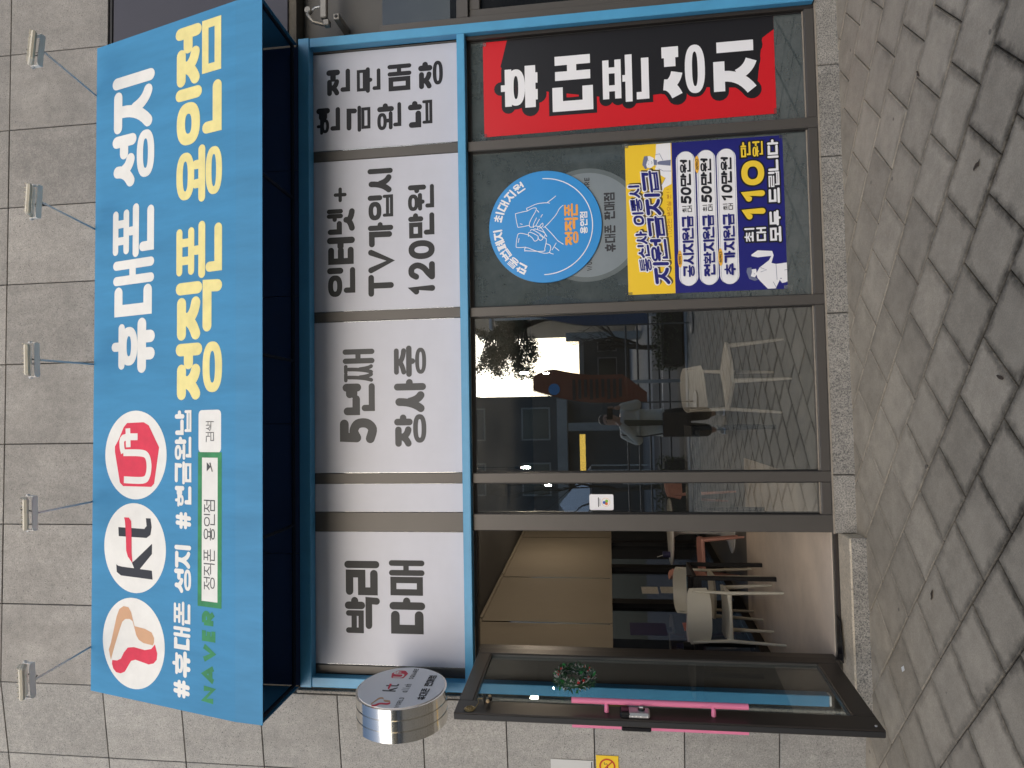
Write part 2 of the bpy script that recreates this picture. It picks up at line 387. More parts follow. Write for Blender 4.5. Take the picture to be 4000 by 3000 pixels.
def vvow_(c, x0, y0, x1, y1, w):
    B, T = y0 + w / 2, y1 - w / 2; M = B + 0.52 * (T - B); a, b = x0 + w / 2, x1 - w / 2; C = (a + b) / 2; q = 0.17 * (T - B)
    if c == 'ㅣ': return [([(b - 0.1 * (b - a), T), (b - 0.1 * (b - a), B)], 0)]
    if c == 'ㅏ': return [([(a, T), (a, B)], 0), ([(a, M), (b, M)], 0)]
    if c == 'ㅓ': return [([(b, T), (b, B)], 0), ([(a, M), (b, M)], 0)]
    if c == 'ㅑ': return [([(a, T), (a, B)], 0), ([(a, M + q), (b, M + q)], 0), ([(a, M - q), (b, M - q)], 0)]
    if c == 'ㅕ': return [([(b, T), (b, B)], 0), ([(a, M + q), (b, M + q)], 0), ([(a, M - q), (b, M - q)], 0)]
    if c == 'ㅐ': return [([(a, T - 0.02 * w), (a, B)], 0), ([(b, T), (b, B)], 0), ([(a, M), (b, M)], 0)]
    if c == 'ㅔ': return [([(a + 0.38 * (b - a), T), (a + 0.38 * (b - a), B)], 0), ([(b, T), (b, B)], 0), ([(a - 0.1 * w, M), (a + 0.38 * (b - a), M)], 0)]
    if c == 'ㅖ': return [([(a + 0.38 * (b - a), T), (a + 0.38 * (b - a), B)], 0), ([(b, T), (b, B)], 0), ([(a - 0.1 * w, M + q), (a + 0.38 * (b - a), M + q)], 0), ([(a - 0.1 * w, M - q), (a + 0.38 * (b - a), M - q)], 0)]
    return []
def hvow_(c, x0, y0, x1, y1, w):
    L, R = x0 + w / 2, x1 - w / 2; C = (L + R) / 2; B, T = y0 + w / 2, y1 - w / 2; q = 0.2 * (R - L)
    if c == 'ㅡ': return [([(L, (B + T) / 2), (R, (B + T) / 2)], 0)]
    if c == 'ㅗ': return [([(L, B), (R, B)], 0), ([(C, T + 0.3 * w), (C, B)], 0)]
    if c == 'ㅛ': return [([(L, B), (R, B)], 0), ([(C - q, T + 0.3 * w), (C - q, B)], 0), ([(C + q, T + 0.3 * w), (C + q, B)], 0)]
    if c == 'ㅜ': return [([(L, T), (R, T)], 0), ([(C, T), (C, B)], 0)]
    if c == 'ㅠ': return [([(L, T), (R, T)], 0), ([(C - q, T), (C - q, B)], 0), ([(C + q, T), (C + q, B)], 0)]
    return []
CPD = {'ㅘ': 'ㅗㅏ', 'ㅙ': 'ㅗㅐ', 'ㅚ': 'ㅗㅣ', 'ㅝ': 'ㅜㅓ', 'ㅞ': 'ㅜㅔ', 'ㅟ': 'ㅜㅣ', 'ㅢ': 'ㅡㅣ'}
NARROW2 = 'ㅐㅔㅖ'
def hangul(ch, x0, y0, x1, y1, w):
    k = ord(ch) - 0xAC00; l, v, t = HL[k // 588], HV[(k % 588) // 28], HT[k % 28]
    W, H = x1 - x0, y1 - y0
    g = lambda a, b, c, d: (x0 + a * W, y0 + b * H, x0 + c * W, y0 + d * H)
    dense = sum(q in 'ㄹㅌㅍㅂㅎㅊㅁ' for q in (l, t)) + (t != ' ') + (v in 'ㅗㅛㅜㅠㅡ') + (v in CPD)
    w = w * (1.0, 1.0, 1.0, 0.95, 0.88, 0.82)[min(dense, 5)]
    out = []
    if v in CPD:
        hv, vv = CPD[v]
        if t == ' ': out += cons(l, *g(0, .43, .66, 1), w) + hvow(hv, *g(0, .10, .70, .42), w) + vvow(vv, *g(.70, 0, 1, 1), w)
        else: out += cons(l, *g(0, .60, .64, 1), w) + hvow(hv, *g(0, .36, .68, .62), w) + vvow(vv, *g(.68, .30, 1, 1), w) + cons(t, *g(.10, 0, 1, .34), w)
    elif v in 'ㅗㅛㅜㅠㅡ':
        if t == ' ':
            if v == 'ㅡ': out += cons(l, *g(.08, .32, .92, 1), w) + hvow(v, *g(0, 0, 1, .24), w)
            else: out += cons(l, *g(.08, .40, .92, 1), w) + hvow(v, *g(0, 0, 1, .40), w)
        else:
            if v == 'ㅡ': out += cons(l, *g(.08, .56, .92, 1), w) + hvow(v, *g(0, .38, 1, .55), w) + cons(t, *g(.10, 0, .92, .38), w)
            elif v in 'ㅗㅛ': out += cons(l, *g(.08, .60, .92, 1), w) + hvow(v, *g(0, .36, 1, .60), w) + cons(t, *g(.09, 0, .92, .35), w)
            else: out += cons(l, *g(.08, .62, .92, 1), w) + hvow(v, *g(0, .34, 1, .62), w) + cons(t, *g(.09, 0, .92, .34), w)
    else:
        sx = .53 if v in NARROW2 else (.74 if v == 'ㅣ' else .63); vx = {'ㅐ': .56, 'ㅔ': .52, 'ㅖ': .50, 'ㅣ': .76, 'ㅓ': .54, 'ㅕ': .54}.get(v, .66)
        if t == ' ': out += cons(l, *g(0, .05, sx, .96), w) + vvow(v, *g(vx, 0, 1, 1), w)
        else: out += cons(l, *g(0, .46, sx, .97), w) + vvow(v, *g(vx, .42, 1, 1), w) + cons(t, *g(.12, 0, 1, .41), w)
    return out
LAT = {
 '0': [('e', .5, .5, .5, .5)], 'O': [('e', .5, .5, .5, .5)], '1': [[(.15, .78), (.62, 1), (.62, 0)]],
 '2': [('c', (.05, .78), (.3, 1), (.75, .98), (.95, .72), (.75, .42), (.3, .18), (.02, 0)), [(.02, 0), (1, 0)]],
 '3': [('c', (.05, .9), (.5, 1), (.92, .82), (.8, .58), (.45, .53)), ('c', (.45, .53), (.9, .42), (.95, .15), (.5, 0), (.02, .1))],
 '5': [[(.92, 1), (.12, 1), (.08, .56)], ('c', (.08, .56), (.5, .66), (.92, .52), (.95, .2), (.6, 0), (.02, .08))],
 'N': [[(0, 0), (0, 1), (1, 0), (1, 1)]], 'A': [[(0, 0), (.5, 1), (1, 0)], [(.2, .3), (.8, .3)]], 'V': [[(0, 1), (.5, 0), (1, 1)]],
 'E': [[(1, 1), (0, 1), (0, 0), (1, 0)], [(0, .5), (.9, .5)]], 'R': [[(0, 0), (0, 1)], ('c', (0, 1), (.7, 1), (.98, .76), (.7, .48), (0, .48)), [(.45, .48), (1, 0)]],
 'T': [[(0, 1), (1, 1)], [(.5, 1), (.5, 0)]], 'W': [[(0, 1), (.25, 0), (.5, .9), (.75, 0), (1, 1)]], 'L': [[(0, 1), (0, 0), (1, 0)]],
 'D': [[(0, 0), (0, 1)], ('c', (0, 1), (.6, .98), (1, .5), (.6, .02), (0, 0))], 'S': [('c', (.95, .85), (.5, 1), (.06, .78), (.5, .52), (.95, .25), (.5, 0), (.02, .14))],
 'Q': [('e', .5, .5, .5, .5), [(.6, .3), (1, -.05)]], 'U': [('c', (0, 1), (0, .6), (.05, .2), (.5, 0), (.95, .2), (1, .6), (1, 1))],
 'a': [('e', .45, .32, .42, .32), [(.92, .66), (.92, 0)]], 'l': [[(.4, 1), (.4, .05), (.7, 0)]], 'e': [('c', (.05, .35), (.95, .35), (.8, .64), (.4, .66), (.04, .4), (.3, .02), (.9, .08))], 'h': [[(.05, 1), (.05, 0)], ('c', (.05, .45), (.5, .68), (.92, .5), (.95, 0))],
 '#': [[(.32, 1), (.22, 0)], [(.78, 1), (.68, 0)], [(0, .68), (1, .68)], [(0, .32), (1, .32)]], '+': [[(.5, .9), (.5, .1)], [(0, .5), (1, .5)]], '!': [[(.5, 1), (.5, .35)], [(.5, .06), (.5, 0)]],
}
def latin(ch, x0, y0, x1, y1, w):
    L, R, B, T = x0 + w / 2, x1 - w / 2, y0 + w / 2, y1 - w / 2; out = []
    P = lambda p: (L + p[0] * (R - L), B + p[1] * (T - B))
    for s in LAT[ch]:
        if s[0] == 'e': out.append(((*P((s[1], s[2])), s[3] * (R - L), s[4] * (T - B), 0.9), 2, w))
        elif s[0] == 'c': out.append((catmull([P(p) for p in s[1:]]), 0, w))
        else: out.append(([P(p) for p in s], 0, w))
    return out
class Print:
    """strokes and shapes on a plane: origin O, axes U (right), V (up), N (towards the viewer)"""
    def __init__(s, O, U, V, N): s.O, s.U, s.V, s.N = Vector(O), Vector(U), Vector(V), Vector(N); s.mb = MB(); s.groups = [s.mb]; s.k = 0
    def P(s, u, v, h): return tuple(s.O + s.U * u + s.V * v + s.N * h)
    def cut(s):
        if s.mb.f: s.mb = MB(); s.groups.append(s.mb)
    def ring(s, outer, inner, lift):
        s.k += 1; h = lift + s.k * 0.00003; k = len(s.mb.v); n = len(outer)
        s.mb.v += [s.P(u, v, h) for u, v in outer] + [s.P(u, v, h) for u, v in inner]
        s.mb.f += [(k + i, k + (i + 1) % n, k + n + (i + 1) % n, k + n + i) for i in range(n)]
    def ribbon(s, pts, closed, w, lift, rnd=True):
        s.k += 1; h = lift + s.k * 0.00003
        p = [pts[0]]
        for q in pts[1:]:
            if math.hypot(q[0] - p[-1][0], q[1] - p[-1][1]) > 1e-5: p.append(q)
        if closed and math.hypot(p[0][0] - p[-1][0], p[0][1] - p[-1][1]) < 1e-5: p.pop()
        n = len(p)
        if n < 2: return
        hw = w / 2; base = len(s.mb.v); V = s.mb.v; F = s.mb.f
        def nrm(a, b):
            dx, dy = b[0] - a[0], b[1] - a[1]; l = math.hypot(dx, dy); return (-dy / l, dx / l)
        for i in range(n):
            if closed: n0, n1 = nrm(p[i - 1], p[i]), nrm(p[i], p[(i + 1) % n])
            else: n0 = nrm(p[max(i - 1, 0)], p[max(i - 1, 0) + 1]); n1 = nrm(p[min(i, n - 2)], p[min(i, n - 2) + 1])
            mx, my = n0[0] + n1[0], n0[1] + n1[1]; l = math.hypot(mx, my)
            if l < 0.2: mx, my = n1; sc = 1.0
            else: mx, my = mx / l, my / l; sc = min(1.5, 1.0 / max(0.3, mx * n1[0] + my * n1[1]))
            V.append(s.P(p[i][0] + mx * hw * sc, p[i][1] + my * hw * sc, h)); V.append(s.P(p[i][0] - mx * hw * sc, p[i][1] - my * hw * sc, h))
        for i in range(n if closed else n - 1):
            a = base + 2 * i; b = base + 2 * ((i + 1) % n); F.append((a, a + 1, b + 1, b))
        if not closed and rnd:
            for e, (a, b) in ((0, (p[0], p[1])), (1, (p[-1], p[-2]))):
                th = math.atan2(a[1] - b[1], a[0] - b[0]); k = len(V)
                for j in range(9): V.append(s.P(a[0] + hw * math.cos(th - math.pi / 2 + math.pi * j / 8), a[1] + hw * math.sin(th - math.pi / 2 + math.pi * j / 8), h))
                F.append(tuple(range(k, k + 9)))
    def shape(s, pts, lift):
        s.cut(); s.k += 1; s.mb.poly([s.P(u, v, lift + s.k * 0.00003) for u, v in pts]); return s
    def rrect(s, x0, y0, x1, y1, r, lift):
        pts = []
        for cx, cy, a0 in ((x1 - r, y1 - r, 0), (x0 + r, y1 - r, 90), (x0 + r, y0 + r, 180), (x1 - r, y0 + r, 270)):
            for j in range(9): a = math.radians(a0 + 90 * j / 8); pts.append((cx + r * math.cos(a), cy + r * math.sin(a)))
        return s.shape(pts, lift)
    def glyph(s, ch, x0, y0, x1, y1, wf=0.15, lift=0.001, grow=0.0, slant=0.0, rot=None, rnd=True):
        if ch == ' ': return
        w = wf * (y1 - y0)
        st = hangul(ch, x0, y0, x1, y1, w) if 0xAC00 <= ord(ch) <= 0xD7A3 else latin(ch, x0, y0, x1, y1, w)
        def tf(p):
            if slant: p = [(u + slant * (v - y0), v) for u, v in p]
            if rot:
                (cx, cy), a = rot; ca, sa = math.cos(a), math.sin(a)
                p = [(cx + (u - cx) * ca - (v - cy) * sa, cy + (u - cx) * sa + (v - cy) * ca) for u, v in p]
            return p
        for p, c, ww in st:
            if c == 2:
                hw = ww / 2; q = p[:2]; ro = (p[2] + hw + grow, p[3] + hw + grow); ri = (max(p[2] - hw, 0.22 * p[2]) - grow, max(p[3] - hw, 0.22 * p[3]) - grow)
                ri = (max(ri[0], 0.0004), max(ri[1], 0.0004)); s.ring(tf(superell(*q, *ro, 36, p[4])), tf(superell(*q, *ri, 36, p[4])), lift)
            else: s.ribbon(tf(p), c, ww + 2 * grow, lift, rnd or grow > 0)
    def line(s, txt, x0, y0, x1, y1, wf=0.15, lift=0.001, gap=0.06, space=0.45, widths=None, **kw):
        """fit a run of characters into a box; latin and digits are narrower"""
        s.cut(); cw = [space if c == ' ' else (0.62 if ord(c) < 128 and c not in '#W' else 1.0) for c in txt]
        if widths: cw = widths
        tot = sum(cw) + gap * (len(txt) - 1); q = (x1 - x0) / tot; x = x0
        for c, k in zip(txt, cw):
            if c == ' ': s.cut()
            s.glyph(c, x, y0, x + k * q, y1, wf, lift, **kw); x += (k + gap) * q
    def build(s, name, m, parent):
        for g in s.groups:
            if g.f: o = g.build(name, m, parent)
        return o

# ================================================================ palette
M = {}
M['granite'] = granite_mat('granite_upper', (0.310, 0.294, 0.275), (0.165, 0.156, 0.146), (0.085, 0.08, 0.075), tone=0.12)
M['granite_left'] = granite_mat('granite_left', (0.405, 0.392, 0.370), (0.200, 0.194, 0.184), (0.10, 0.10, 0.10), tone=0.075)
M['granite_base'] = granite_mat('granite_base', (0.43, 0.405, 0.365), (0.10, 0.10, 0.098), (0.03, 0.032, 0.036), rough=0.7, lo=0.37, hi=0.62, gs=105)
M['granite_step'] = granite_mat('granite_step', (0.66, 0.58, 0.46), (0.45, 0.385, 0.30), (0.18, 0.16, 0.13), rough=0.75, gs=85)
M['joint'] = mat('joint_mortar', (0.09, 0.08, 0.065), 0.9, var=0.3, vscale=20)
M['paver'] = paver_mat('concrete_paver')
M['paver_far'] = paver_mat('concrete_paver_far', edge_dirt=False)
M['grout'] = mat('paver_grout', (0.045, 0.038, 0.028), 0.95, var=0.6, vscale=14, bump=0.6, bscale=90)
M['brown'] = mat('bronze_aluminium', (0.088, 0.081, 0.074), 0.45, 0.30, var=0.06, vscale=3)
M['brown_dark'] = mat('dark_bronze_aluminium', (0.042, 0.035, 0.031), 0.40, 0.35, var=0.08, vscale=4)
M['blue'] = mat('blue_trim_vinyl', (0.075, 0.315, 0.54), 0.38, 0.0, var=0.09, vscale=5)
M['fabric'] = mat('blue_awning_fabric', (0.055, 0.245, 0.455), 0.58, var=0.14, vscale=2.2, detail=7, bump=0.45, bscale=2.4, stretch=(3.2, 0.6, 0.6), spec=0.3)
M['f_white'] = mat('print_white', (0.78, 0.77, 0.735), 0.55, var=0.07, vscale=7, detail=6)
M['f_yellow'] = mat('print_pale_yellow', (0.82, 0.72, 0.30), 0.55, var=0.11, vscale=8, detail=7)
M['f_green'] = mat('print_green', (0.030, 0.225, 0.085), 0.55, var=0.25, vscale=13)
M['f_red'] = mat('print_red', (0.68, 0.035, 0.075), 0.5, var=0.10, vscale=12)
M['f_peach'] = mat('print_peach', (0.62, 0.36, 0.21), 0.55, var=0.05)
M['f_black'] = mat('print_black', (0.025, 0.026, 0.032), 0.45, var=0.1)
M['vinyl'] = mat('white_window_vinyl', (0.505, 0.518, 0.590), 0.36, var=0.05, vscale=3.0, bump=0.10, bscale=7)
M['char1'] = mat('charcoal_letter', (0.014, 0.014, 0.018), 0.5, spec=0.3)
M['char2'] = mat('grey_letter', (0.080, 0.081, 0.084), 0.5, spec=0.3)
M['char3'] = mat('dark_grey_letter', (0.024, 0.025, 0.027), 0.5, spec=0.3)
M['film_glass'] = glass_mat('filmed_glass', (0.30, 0.34, 0.34), 0.16, smudge=0.10, film=(0.078, 0.096, 0.097), film_op=0.85)
M['glass'] = glass_mat('coated_glass', (0.92, 0.94, 0.93), 0.225, smudge=0.012)
M['glass_clear'] = glass_mat('door_glass', (0.76, 0.80, 0.80), 0.05, smudge=0.03)
M['seal'] = mat('old_sealant', (0.30, 0.26, 0.21), 0.8, var=0.2, vscale=30)
M['gasket'] = mat('black_rubber', (0.012, 0.012, 0.013), 0.6)
M['steel'] = mat('polished_stainless', (0.78, 0.75, 0.69), 0.13, 1.0, bump=0.02, bscale=7)
M['navy'] = mat('navy_fascia', (0.038, 0.038, 0.055), 0.55, var=0.05)
M['black'] = mat('black_board', (0.006, 0.006, 0.007), 0.8, spec=0.05)
M['white_plastic'] = mat('white_plastic', (0.74, 0.73, 0.71), 0.45, var=0.04)
M['galv'] = mat('galvanised_tube', (0.50, 0.52, 0.54), 0.42, 0.5, var=0.08, vscale=20)
M['cream'] = mat('aged_cream_metal', (0.60, 0.56, 0.47), 0.5, var=0.08, vscale=12)
M['pink'] = mat('pink_vinyl_wrap', (0.76, 0.21, 0.36), 0.42, var=0.05, vscale=9)

# ================================================================ ground: paving on a bed of dark grout
SIZE, GAP, ANG = 0.326, 0.008, math.radians(43)
pavement = MB().quad((-60, -9.2, -0.012), (60, -9.2, -0.012), (60, 0.6, -0.012), (-60, 0.6, -0.012)).build('pavement', M['grout'])
tag(pavement, kind='structure')
def paver_mesh(h=SIZE / 2 - GAP / 2, c=0.004):
    mb = MB(); k = 0
    mb.v = [(-h, -h, -0.03), (h, -h, -0.03), (h, h, -0.03), (-h, h, -0.03), (-h, -h, -c), (h, -h, -c), (h, h, -c), (-h, h, -c),
            (-h + c, -h + c, 0), (h - c, -h + c, 0), (h - c, h - c, 0), (-h + c, h - c, 0)]
    mb.f = [(8, 9, 10, 11)] + [(4 + i, 4 + (i + 1) % 4, 8 + (i + 1) % 4, 8 + i) for i in range(4)] + [(i, (i + 1) % 4, 4 + (i + 1) % 4, 4 + i) for i in range(4)]
    me = mb.mesh('paver'); me.materials.append(M['paver']); return me
PM = paver_mesh()
def in_view(p):
    d = Vector(p) - Vector((0, CAM_Y, CAM_H)); f = d.dot(_fwd)
    if f < 0.2: return None
    return 2000 + 2718 * d.dot(_down) / f, 1500 - 2718 * d.dot(_right) / f, f
cells, far_cells = [], []
ca, sa = math.cos(ANG), math.sin(ANG)
for r in range(-48, 49):
    for q in range(-48, 49):
        u = (q + (0.5 if r % 2 else 0.0)) * SIZE + 0.035; v = r * SIZE + 0.06
        x, y = -u * ca - v * sa, u * sa - v * ca                 # long joints run up-left
        x += 0.0; y -= 1.0
        if y > 0.28 or y < -9.1 or abs(x) > 8.5: continue
        pv = in_view((x, y, 0))
        near = pv is not None and -350 < pv[0] < 4350 and -350 < pv[1] < 3350
        (cells if near else far_cells).append((x, y, pv[2] if near else 9))
cells.sort(key=lambda c: c[2])
far_cells += cells[300:]; cells = cells[:300]
for x, y, _ in cells:
    o = bpy.data.objects.new('paver', PM); COL.objects.link(o); o.parent = pavement
    o.location = (x, y, random.uniform(-0.0025, 0.0015)); o.rotation_euler = (random.gauss(0, 0.0025), random.gauss(0, 0.0025), math.pi - ANG + random.gauss(0, 0.004))
mb = MB()
for x, y, _ in far_cells:
    h = SIZE / 2 - 0.013; zz = random.uniform(-0.002, 0.001); pts = [(x + (a * ca - b * sa) * h * 1.0, y + (a * -sa - b * ca) * h, zz) for a, b in ((-1, -1), (-1, 1), (1, 1), (1, -1))]
    mb.quad(*pts)
tag(mb.build('paver_field', M['paver_far'], pavement), kind='stuff')

# litter on the paving
M['dry_leaf'] = mat('dry_leaf', (0.045, 0.032, 0.022), 0.8); M['scrap'] = mat('paper_scrap', (0.70, 0.70, 0.68), 0.8)
for k, (x, y, r, s_) in enumerate(((1.02, -1.62, 0.4, 0.026), (1.66, -1.12, 2.1, 0.020), (-0.92, -1.02, 1.2, 0.024), (0.12, -1.72, 2.8, 0.022))):
    mb = MB(); nn = 9; ring = [(s_ * (0.45 + 0.25 * math.sin(3 * q + k)) * math.cos(2 * math.pi * q / nn) * (1.0 if q % 2 else 0.7), s_ * 1.3 * math.sin(2 * math.pi * q / nn) * (1.0 if q % 2 else 0.8), 0.003 + 0.004 * abs(math.cos(q * 1.7))) for q in range(nn)]
    mb.v = [(0, 0, 0.006)] + ring; mb.f = [(0, 1 + q, 1 + (q + 1) % nn) for q in range(nn)]
    o = mb.build('fallen_leaf', M['dry_leaf']); o.location = (x, y, 0.002); o.rotation_euler = (0, 0, r); o.modifiers.new('thick', 'SOLIDIFY').thickness = 0.001
    tag(o, ['dark dry leaf on the paving before the poster', 'small dry leaf on the paving nearest the red banner', 'dark dry leaf on the paving before the doorstep', 'dry leaf on the paving before the big pane'][k], 'leaf', 'dry leaves on the paving')
o = MB().box(-0.012, -0.018, 0, 0.012, 0.018, 0.0015).build('paper_scrap', M['scrap']); o.location = (-1.42, -0.62, 0.003); o.rotation_euler = (0.02, 0.03, 0.6); tag(o, 'tiny white paper scrap on the paving before the door', 'scrap')

# ================================================================ granite wall, panel by panel
def panel(name, x0, z0, x1, z1, m, parent, y0=0.0, th=0.03, g=0.003, c=0.003):
    a, b, e, f = x0 + g, z0 + g, x1 - g, z1 - g; cx, cz = (a + e) / 2, (b + f) / 2; hx, hz = (e - a) / 2, (f - b) / 2
    mb = MB()
    mb.v = [(-hx, th, -hz), (hx, th, -hz), (hx, th, hz), (-hx, th, hz), (-hx, c, -hz), (hx, c, -hz), (hx, c, hz), (-hx, c, hz),
            (-hx + c, 0, -hz + c), (hx - c, 0, -hz + c), (hx - c, 0, hz - c), (-hx + c, 0, hz - c)]
    mb.f = [(8, 9, 10, 11)] + [(4 + i, 4 + (i + 1) % 4, 8 + (i + 1) % 4, 8 + i) for i in range(4)] + [(i, (i + 1) % 4, 4 + (i + 1) % 4, 4 + i) for i in range(4)]
    me = mb.mesh(name); me.materials.append(m)
    o = bpy.data.objects.new(name, me); COL.objects.link(o); o.parent = parent; o.location = (cx, y0 + random.uniform(-0.0012, 0.0012), cz)
    return o
ZC = [0.0, 0.523, 1.122, 1.712, 2.305, 2.891, 3.50, 4.082, 4.691, 5.312, 6.152, 6.95]
XC = [-1.937, -1.355, -0.758, -0.152, 0.459, 1.077, 1.680, 2.293, 2.895, 3.50, 4.11]
upper = thing('granite_wall', 'speckled grey granite panel wall above and behind the blue awning', 'wall')
MB().box(-1.93, 0.034, 3.80, 4.5, 0.30, 7.0).build('backing', M['joint'], upper)
M['spandrel'] = mat('dark_glass_spandrel', (0.045, 0.075, 0.17), 0.35, spec=0.3)
for k in range(5): MB().box(-1.88 + k * 0.926, 0.004, 3.775, -1.88 + k * 0.926 + 0.922, 0.033, 4.689, 0.002).build('spandrel_panel', M['spandrel'], upper)
for i in range(len(XC) - 1):
    for j in range(8, len(ZC) - 1):
        z0 = max(ZC[j], 3.80)
        if i >= 8 and j < 9: continue
        panel('granite_panel', XC[i], z0, XC[i + 1], ZC[j + 1], M['granite'], upper)
for a, b in zip([-2.0 + 0.064, -0.42, 0.636, 1.68, 2.30], [-0.42, 0.636, 1.68, 2.30, 3.6]):
    if a < -1: continue
    panel('base_stone', a, -0.05, b, 0.142, M['granite_base'], upper, y0=0.035, th=0.10, c=0.005)
panel('base_stone', -0.80, -0.05, -0.42, 0.142, M['granite_base'], upper, y0=0.035, th=0.10, c=0.005)
left = thing('granite_wall', 'speckled grey granite panel wall beside the open glass door', 'wall')
MB().box(-3.9, 0.034, -0.05, -1.905, 0.30, 7.0).build('backing', M['joint'], left)
for x0, x1 in ((-2.50, -1.937), (-3.11, -2.50), (-3.72, -3.11)):
    for j in range(len(ZC) - 1): panel('granite_panel', x0, ZC[j] - (0.05 if j == 0 else 0), x1, ZC[j + 1], M['granite_left'], left)
MB().box(-1.934, 0.004, 0.0, -1.912, 0.033, 3.80, 0.004).build('edge_stone', M['granite_base'], left)
for ch in left.children: ch.location = ch.location - Vector((-1.937, 0, 0))
left.location = (-1.937, 0.0, 0); left.rotation_euler = (0, 0, math.radians(-8))
for ch in left.children:
    if ch.name.startswith(('backing', 'edge_stone')): ch.location = (1.937, 0, 0)

# entrance step and threshold
step = thing('entrance_step', 'worn granite doorstep in front of the open doorway', 'step', (-1.30, -0.02, 0))
MB().box(-1.905, -0.125, -0.03, -0.80, 0.098, 0.098, 0.006).build('tread_stone', M['granite_step'], step)
MB().box(-1.906, -0.1285, -0.035, -0.799, -0.1255, 0.088).build('riser', M['granite_base'], step)
MB().box(-1.62, 0.0985, -0.03, -0.805, 0.134, 0.121, 0.004).build('threshold', M['brown_dark'], step)

# ================================================================ shopfront frame and panes
front = thing('shopfront', 'brown aluminium shopfront with bright blue outer trim and large panes', 'shopfront', (0.45, 0.05, 0))
def bar(name, x0, z0, x1, z1, y0, y1, m, bev=0.004): return MB().box(x0, y0, z0, x1, y1, z1, bev).build(name, m, front)
bar('blue_trim', -1.890, 3.685, 2.800, 3.770, -0.004, 0.075, M['blue'])
bar('blue_trim', 2.728, 0.150, 2.798, 3.683, 0.0, 0.075, M['blue'])
bar('blue_trim', -1.888, 0.215, -1.818, 3.683, 0.0, 0.075, M['blue'])
bar('blue_trim', -1.816, 2.522, 2.726, 2.580, -0.002, 0.075, M['blue'])
bar('trim_end_cap', -1.886, 0.200, -1.820, 0.2145, 0.001, 0.07, M['white_plastic'])
for x in (-1.818, 2.728):                                                        # tape joints on the trim
    pass
for a, b in ((1.900, 1.975), (0.705, 0.780), (-0.470, -0.395), (-0.812, -0.672), (-1.816, -1.755), (2.716, 2.727)):
    bar('mullion', a, 2.582, b, 3.7215 if a > -1.8 else 3.72, 0.0765, 0.15, M['brown'])
bar('head_rail', -1.816, 3.722, 2.727, 3.78, 0.078, 0.15, M['brown_dark'])
for a, b in ((1.885, 1.955), (0.698, 0.766), (-0.466, -0.396), (-0.792, -0.678)):
    bar('mullion', a, 0.14, b, 2.5215, 0.040, 0.15, M['brown'])
bar('mullion', 2.700, 0.14, 2.7275, 2.5215, 0.045, 0.15, M['brown_dark'])
bar('door_jamb', -1.818, 0.118, -1.615, 2.5215, 0.076, 0.19, M['brown_dark'])
bar('door_jamb', -0.680, 0.118, -0.6765, 2.52, 0.05, 0.19, M['brown_dark'])
bar('transom', -1.816, 2.500, 2.727, 2.521, 0.0765, 0.15, M['brown_dark'])
for a, b in ((-0.6785, -0.4665), (-0.3955, 0.6975), (0.7665, 1.8845), (1.9555, 2.6995)):
    bar('sill_rail', a, 0.143, b, 0.205, 0.043, 0.15, M['brown'])
    bar('sealant_bead', a + 0.002, 0.2052, b - 0.002, 0.2115, 0.070, 0.0835, M['seal'], 0.0)
    bar('gasket', a + 0.002, 2.492, b - 0.002, 2.4995, 0.078, 0.086, M['gasket'], 0.0)
    for xa in (a + 0.001, b - 0.008): bar('gasket', xa, 0.212, xa + 0.007, 2.4915, 0.078, 0.086, M['gasket'], 0.0)
bar('sealant_bead', -0.80, 0.1335, 2.728, 0.1428, 0.031, 0.044, M['seal'], 0.0)
PANES = [(-0.677, -0.467, 'glass'), (-0.395, 0.697, 'glass'), (0.767, 1.884, 'film_glass'), (1.956, 2.699, 'film_glass')]
for a, b, m in PANES: MB().box(a, 0.087, 0.206, b, 0.093, 2.4995).build('pane', M[m], front)
for a, b in ((-1.754, -0.813), (-0.671, -0.471), (-0.394, 0.704), (0.781, 1.899), (1.976, 2.715)):
    MB().box(a, 0.087, 2.582, b, 0.093, 3.7215).build('pane', M['glass'], front)

# ================================================================ white window signs above the transom
F = dict(U=(1, 0, 0), V=(0, 0, 1), N=(0, -1, 0))
def window_sign(x0, x1, z0, z1, label, groups, m, wf=0.235):
    t = thing('window_sign', label, 'sign', ((x0 + x1) / 2, 0.085, z0), group='white vinyl signs over the windows')
    MB().box(x0, 0.0835, z0, x1, 0.0865, z1).build('vinyl_sheet', M['vinyl'], t)
    for g in groups:
        p = Print((0, 0.0835, 0), **F)
        for ch, (a, b, c, d) in g:
            if ch in '+가': p.cut()
            p.glyph(ch, a, b, c, d, wf, 0.0006, rnd=True)
        p.build('lettering', m, t)
    return t
window_sign(1.982, 2.712, 2.585, 3.720, 'white window sign with two upright columns of black letters', [
    list(zip('현금완납', [(2.105, 3.483, 2.305, 3.668), (2.106, 3.250, 2.302, 3.433), (2.106, 3.016, 2.304, 3.198), (2.105, 2.783, 2.303, 2.965)])),
    list(zip('전문매장', [(2.393, 3.404, 2.589, 3.588), (2.393, 3.171, 2.586, 3.352), (2.390, 2.936, 2.588, 3.117), (2.387, 2.701, 2.588, 2.885)]))], M['char1'])
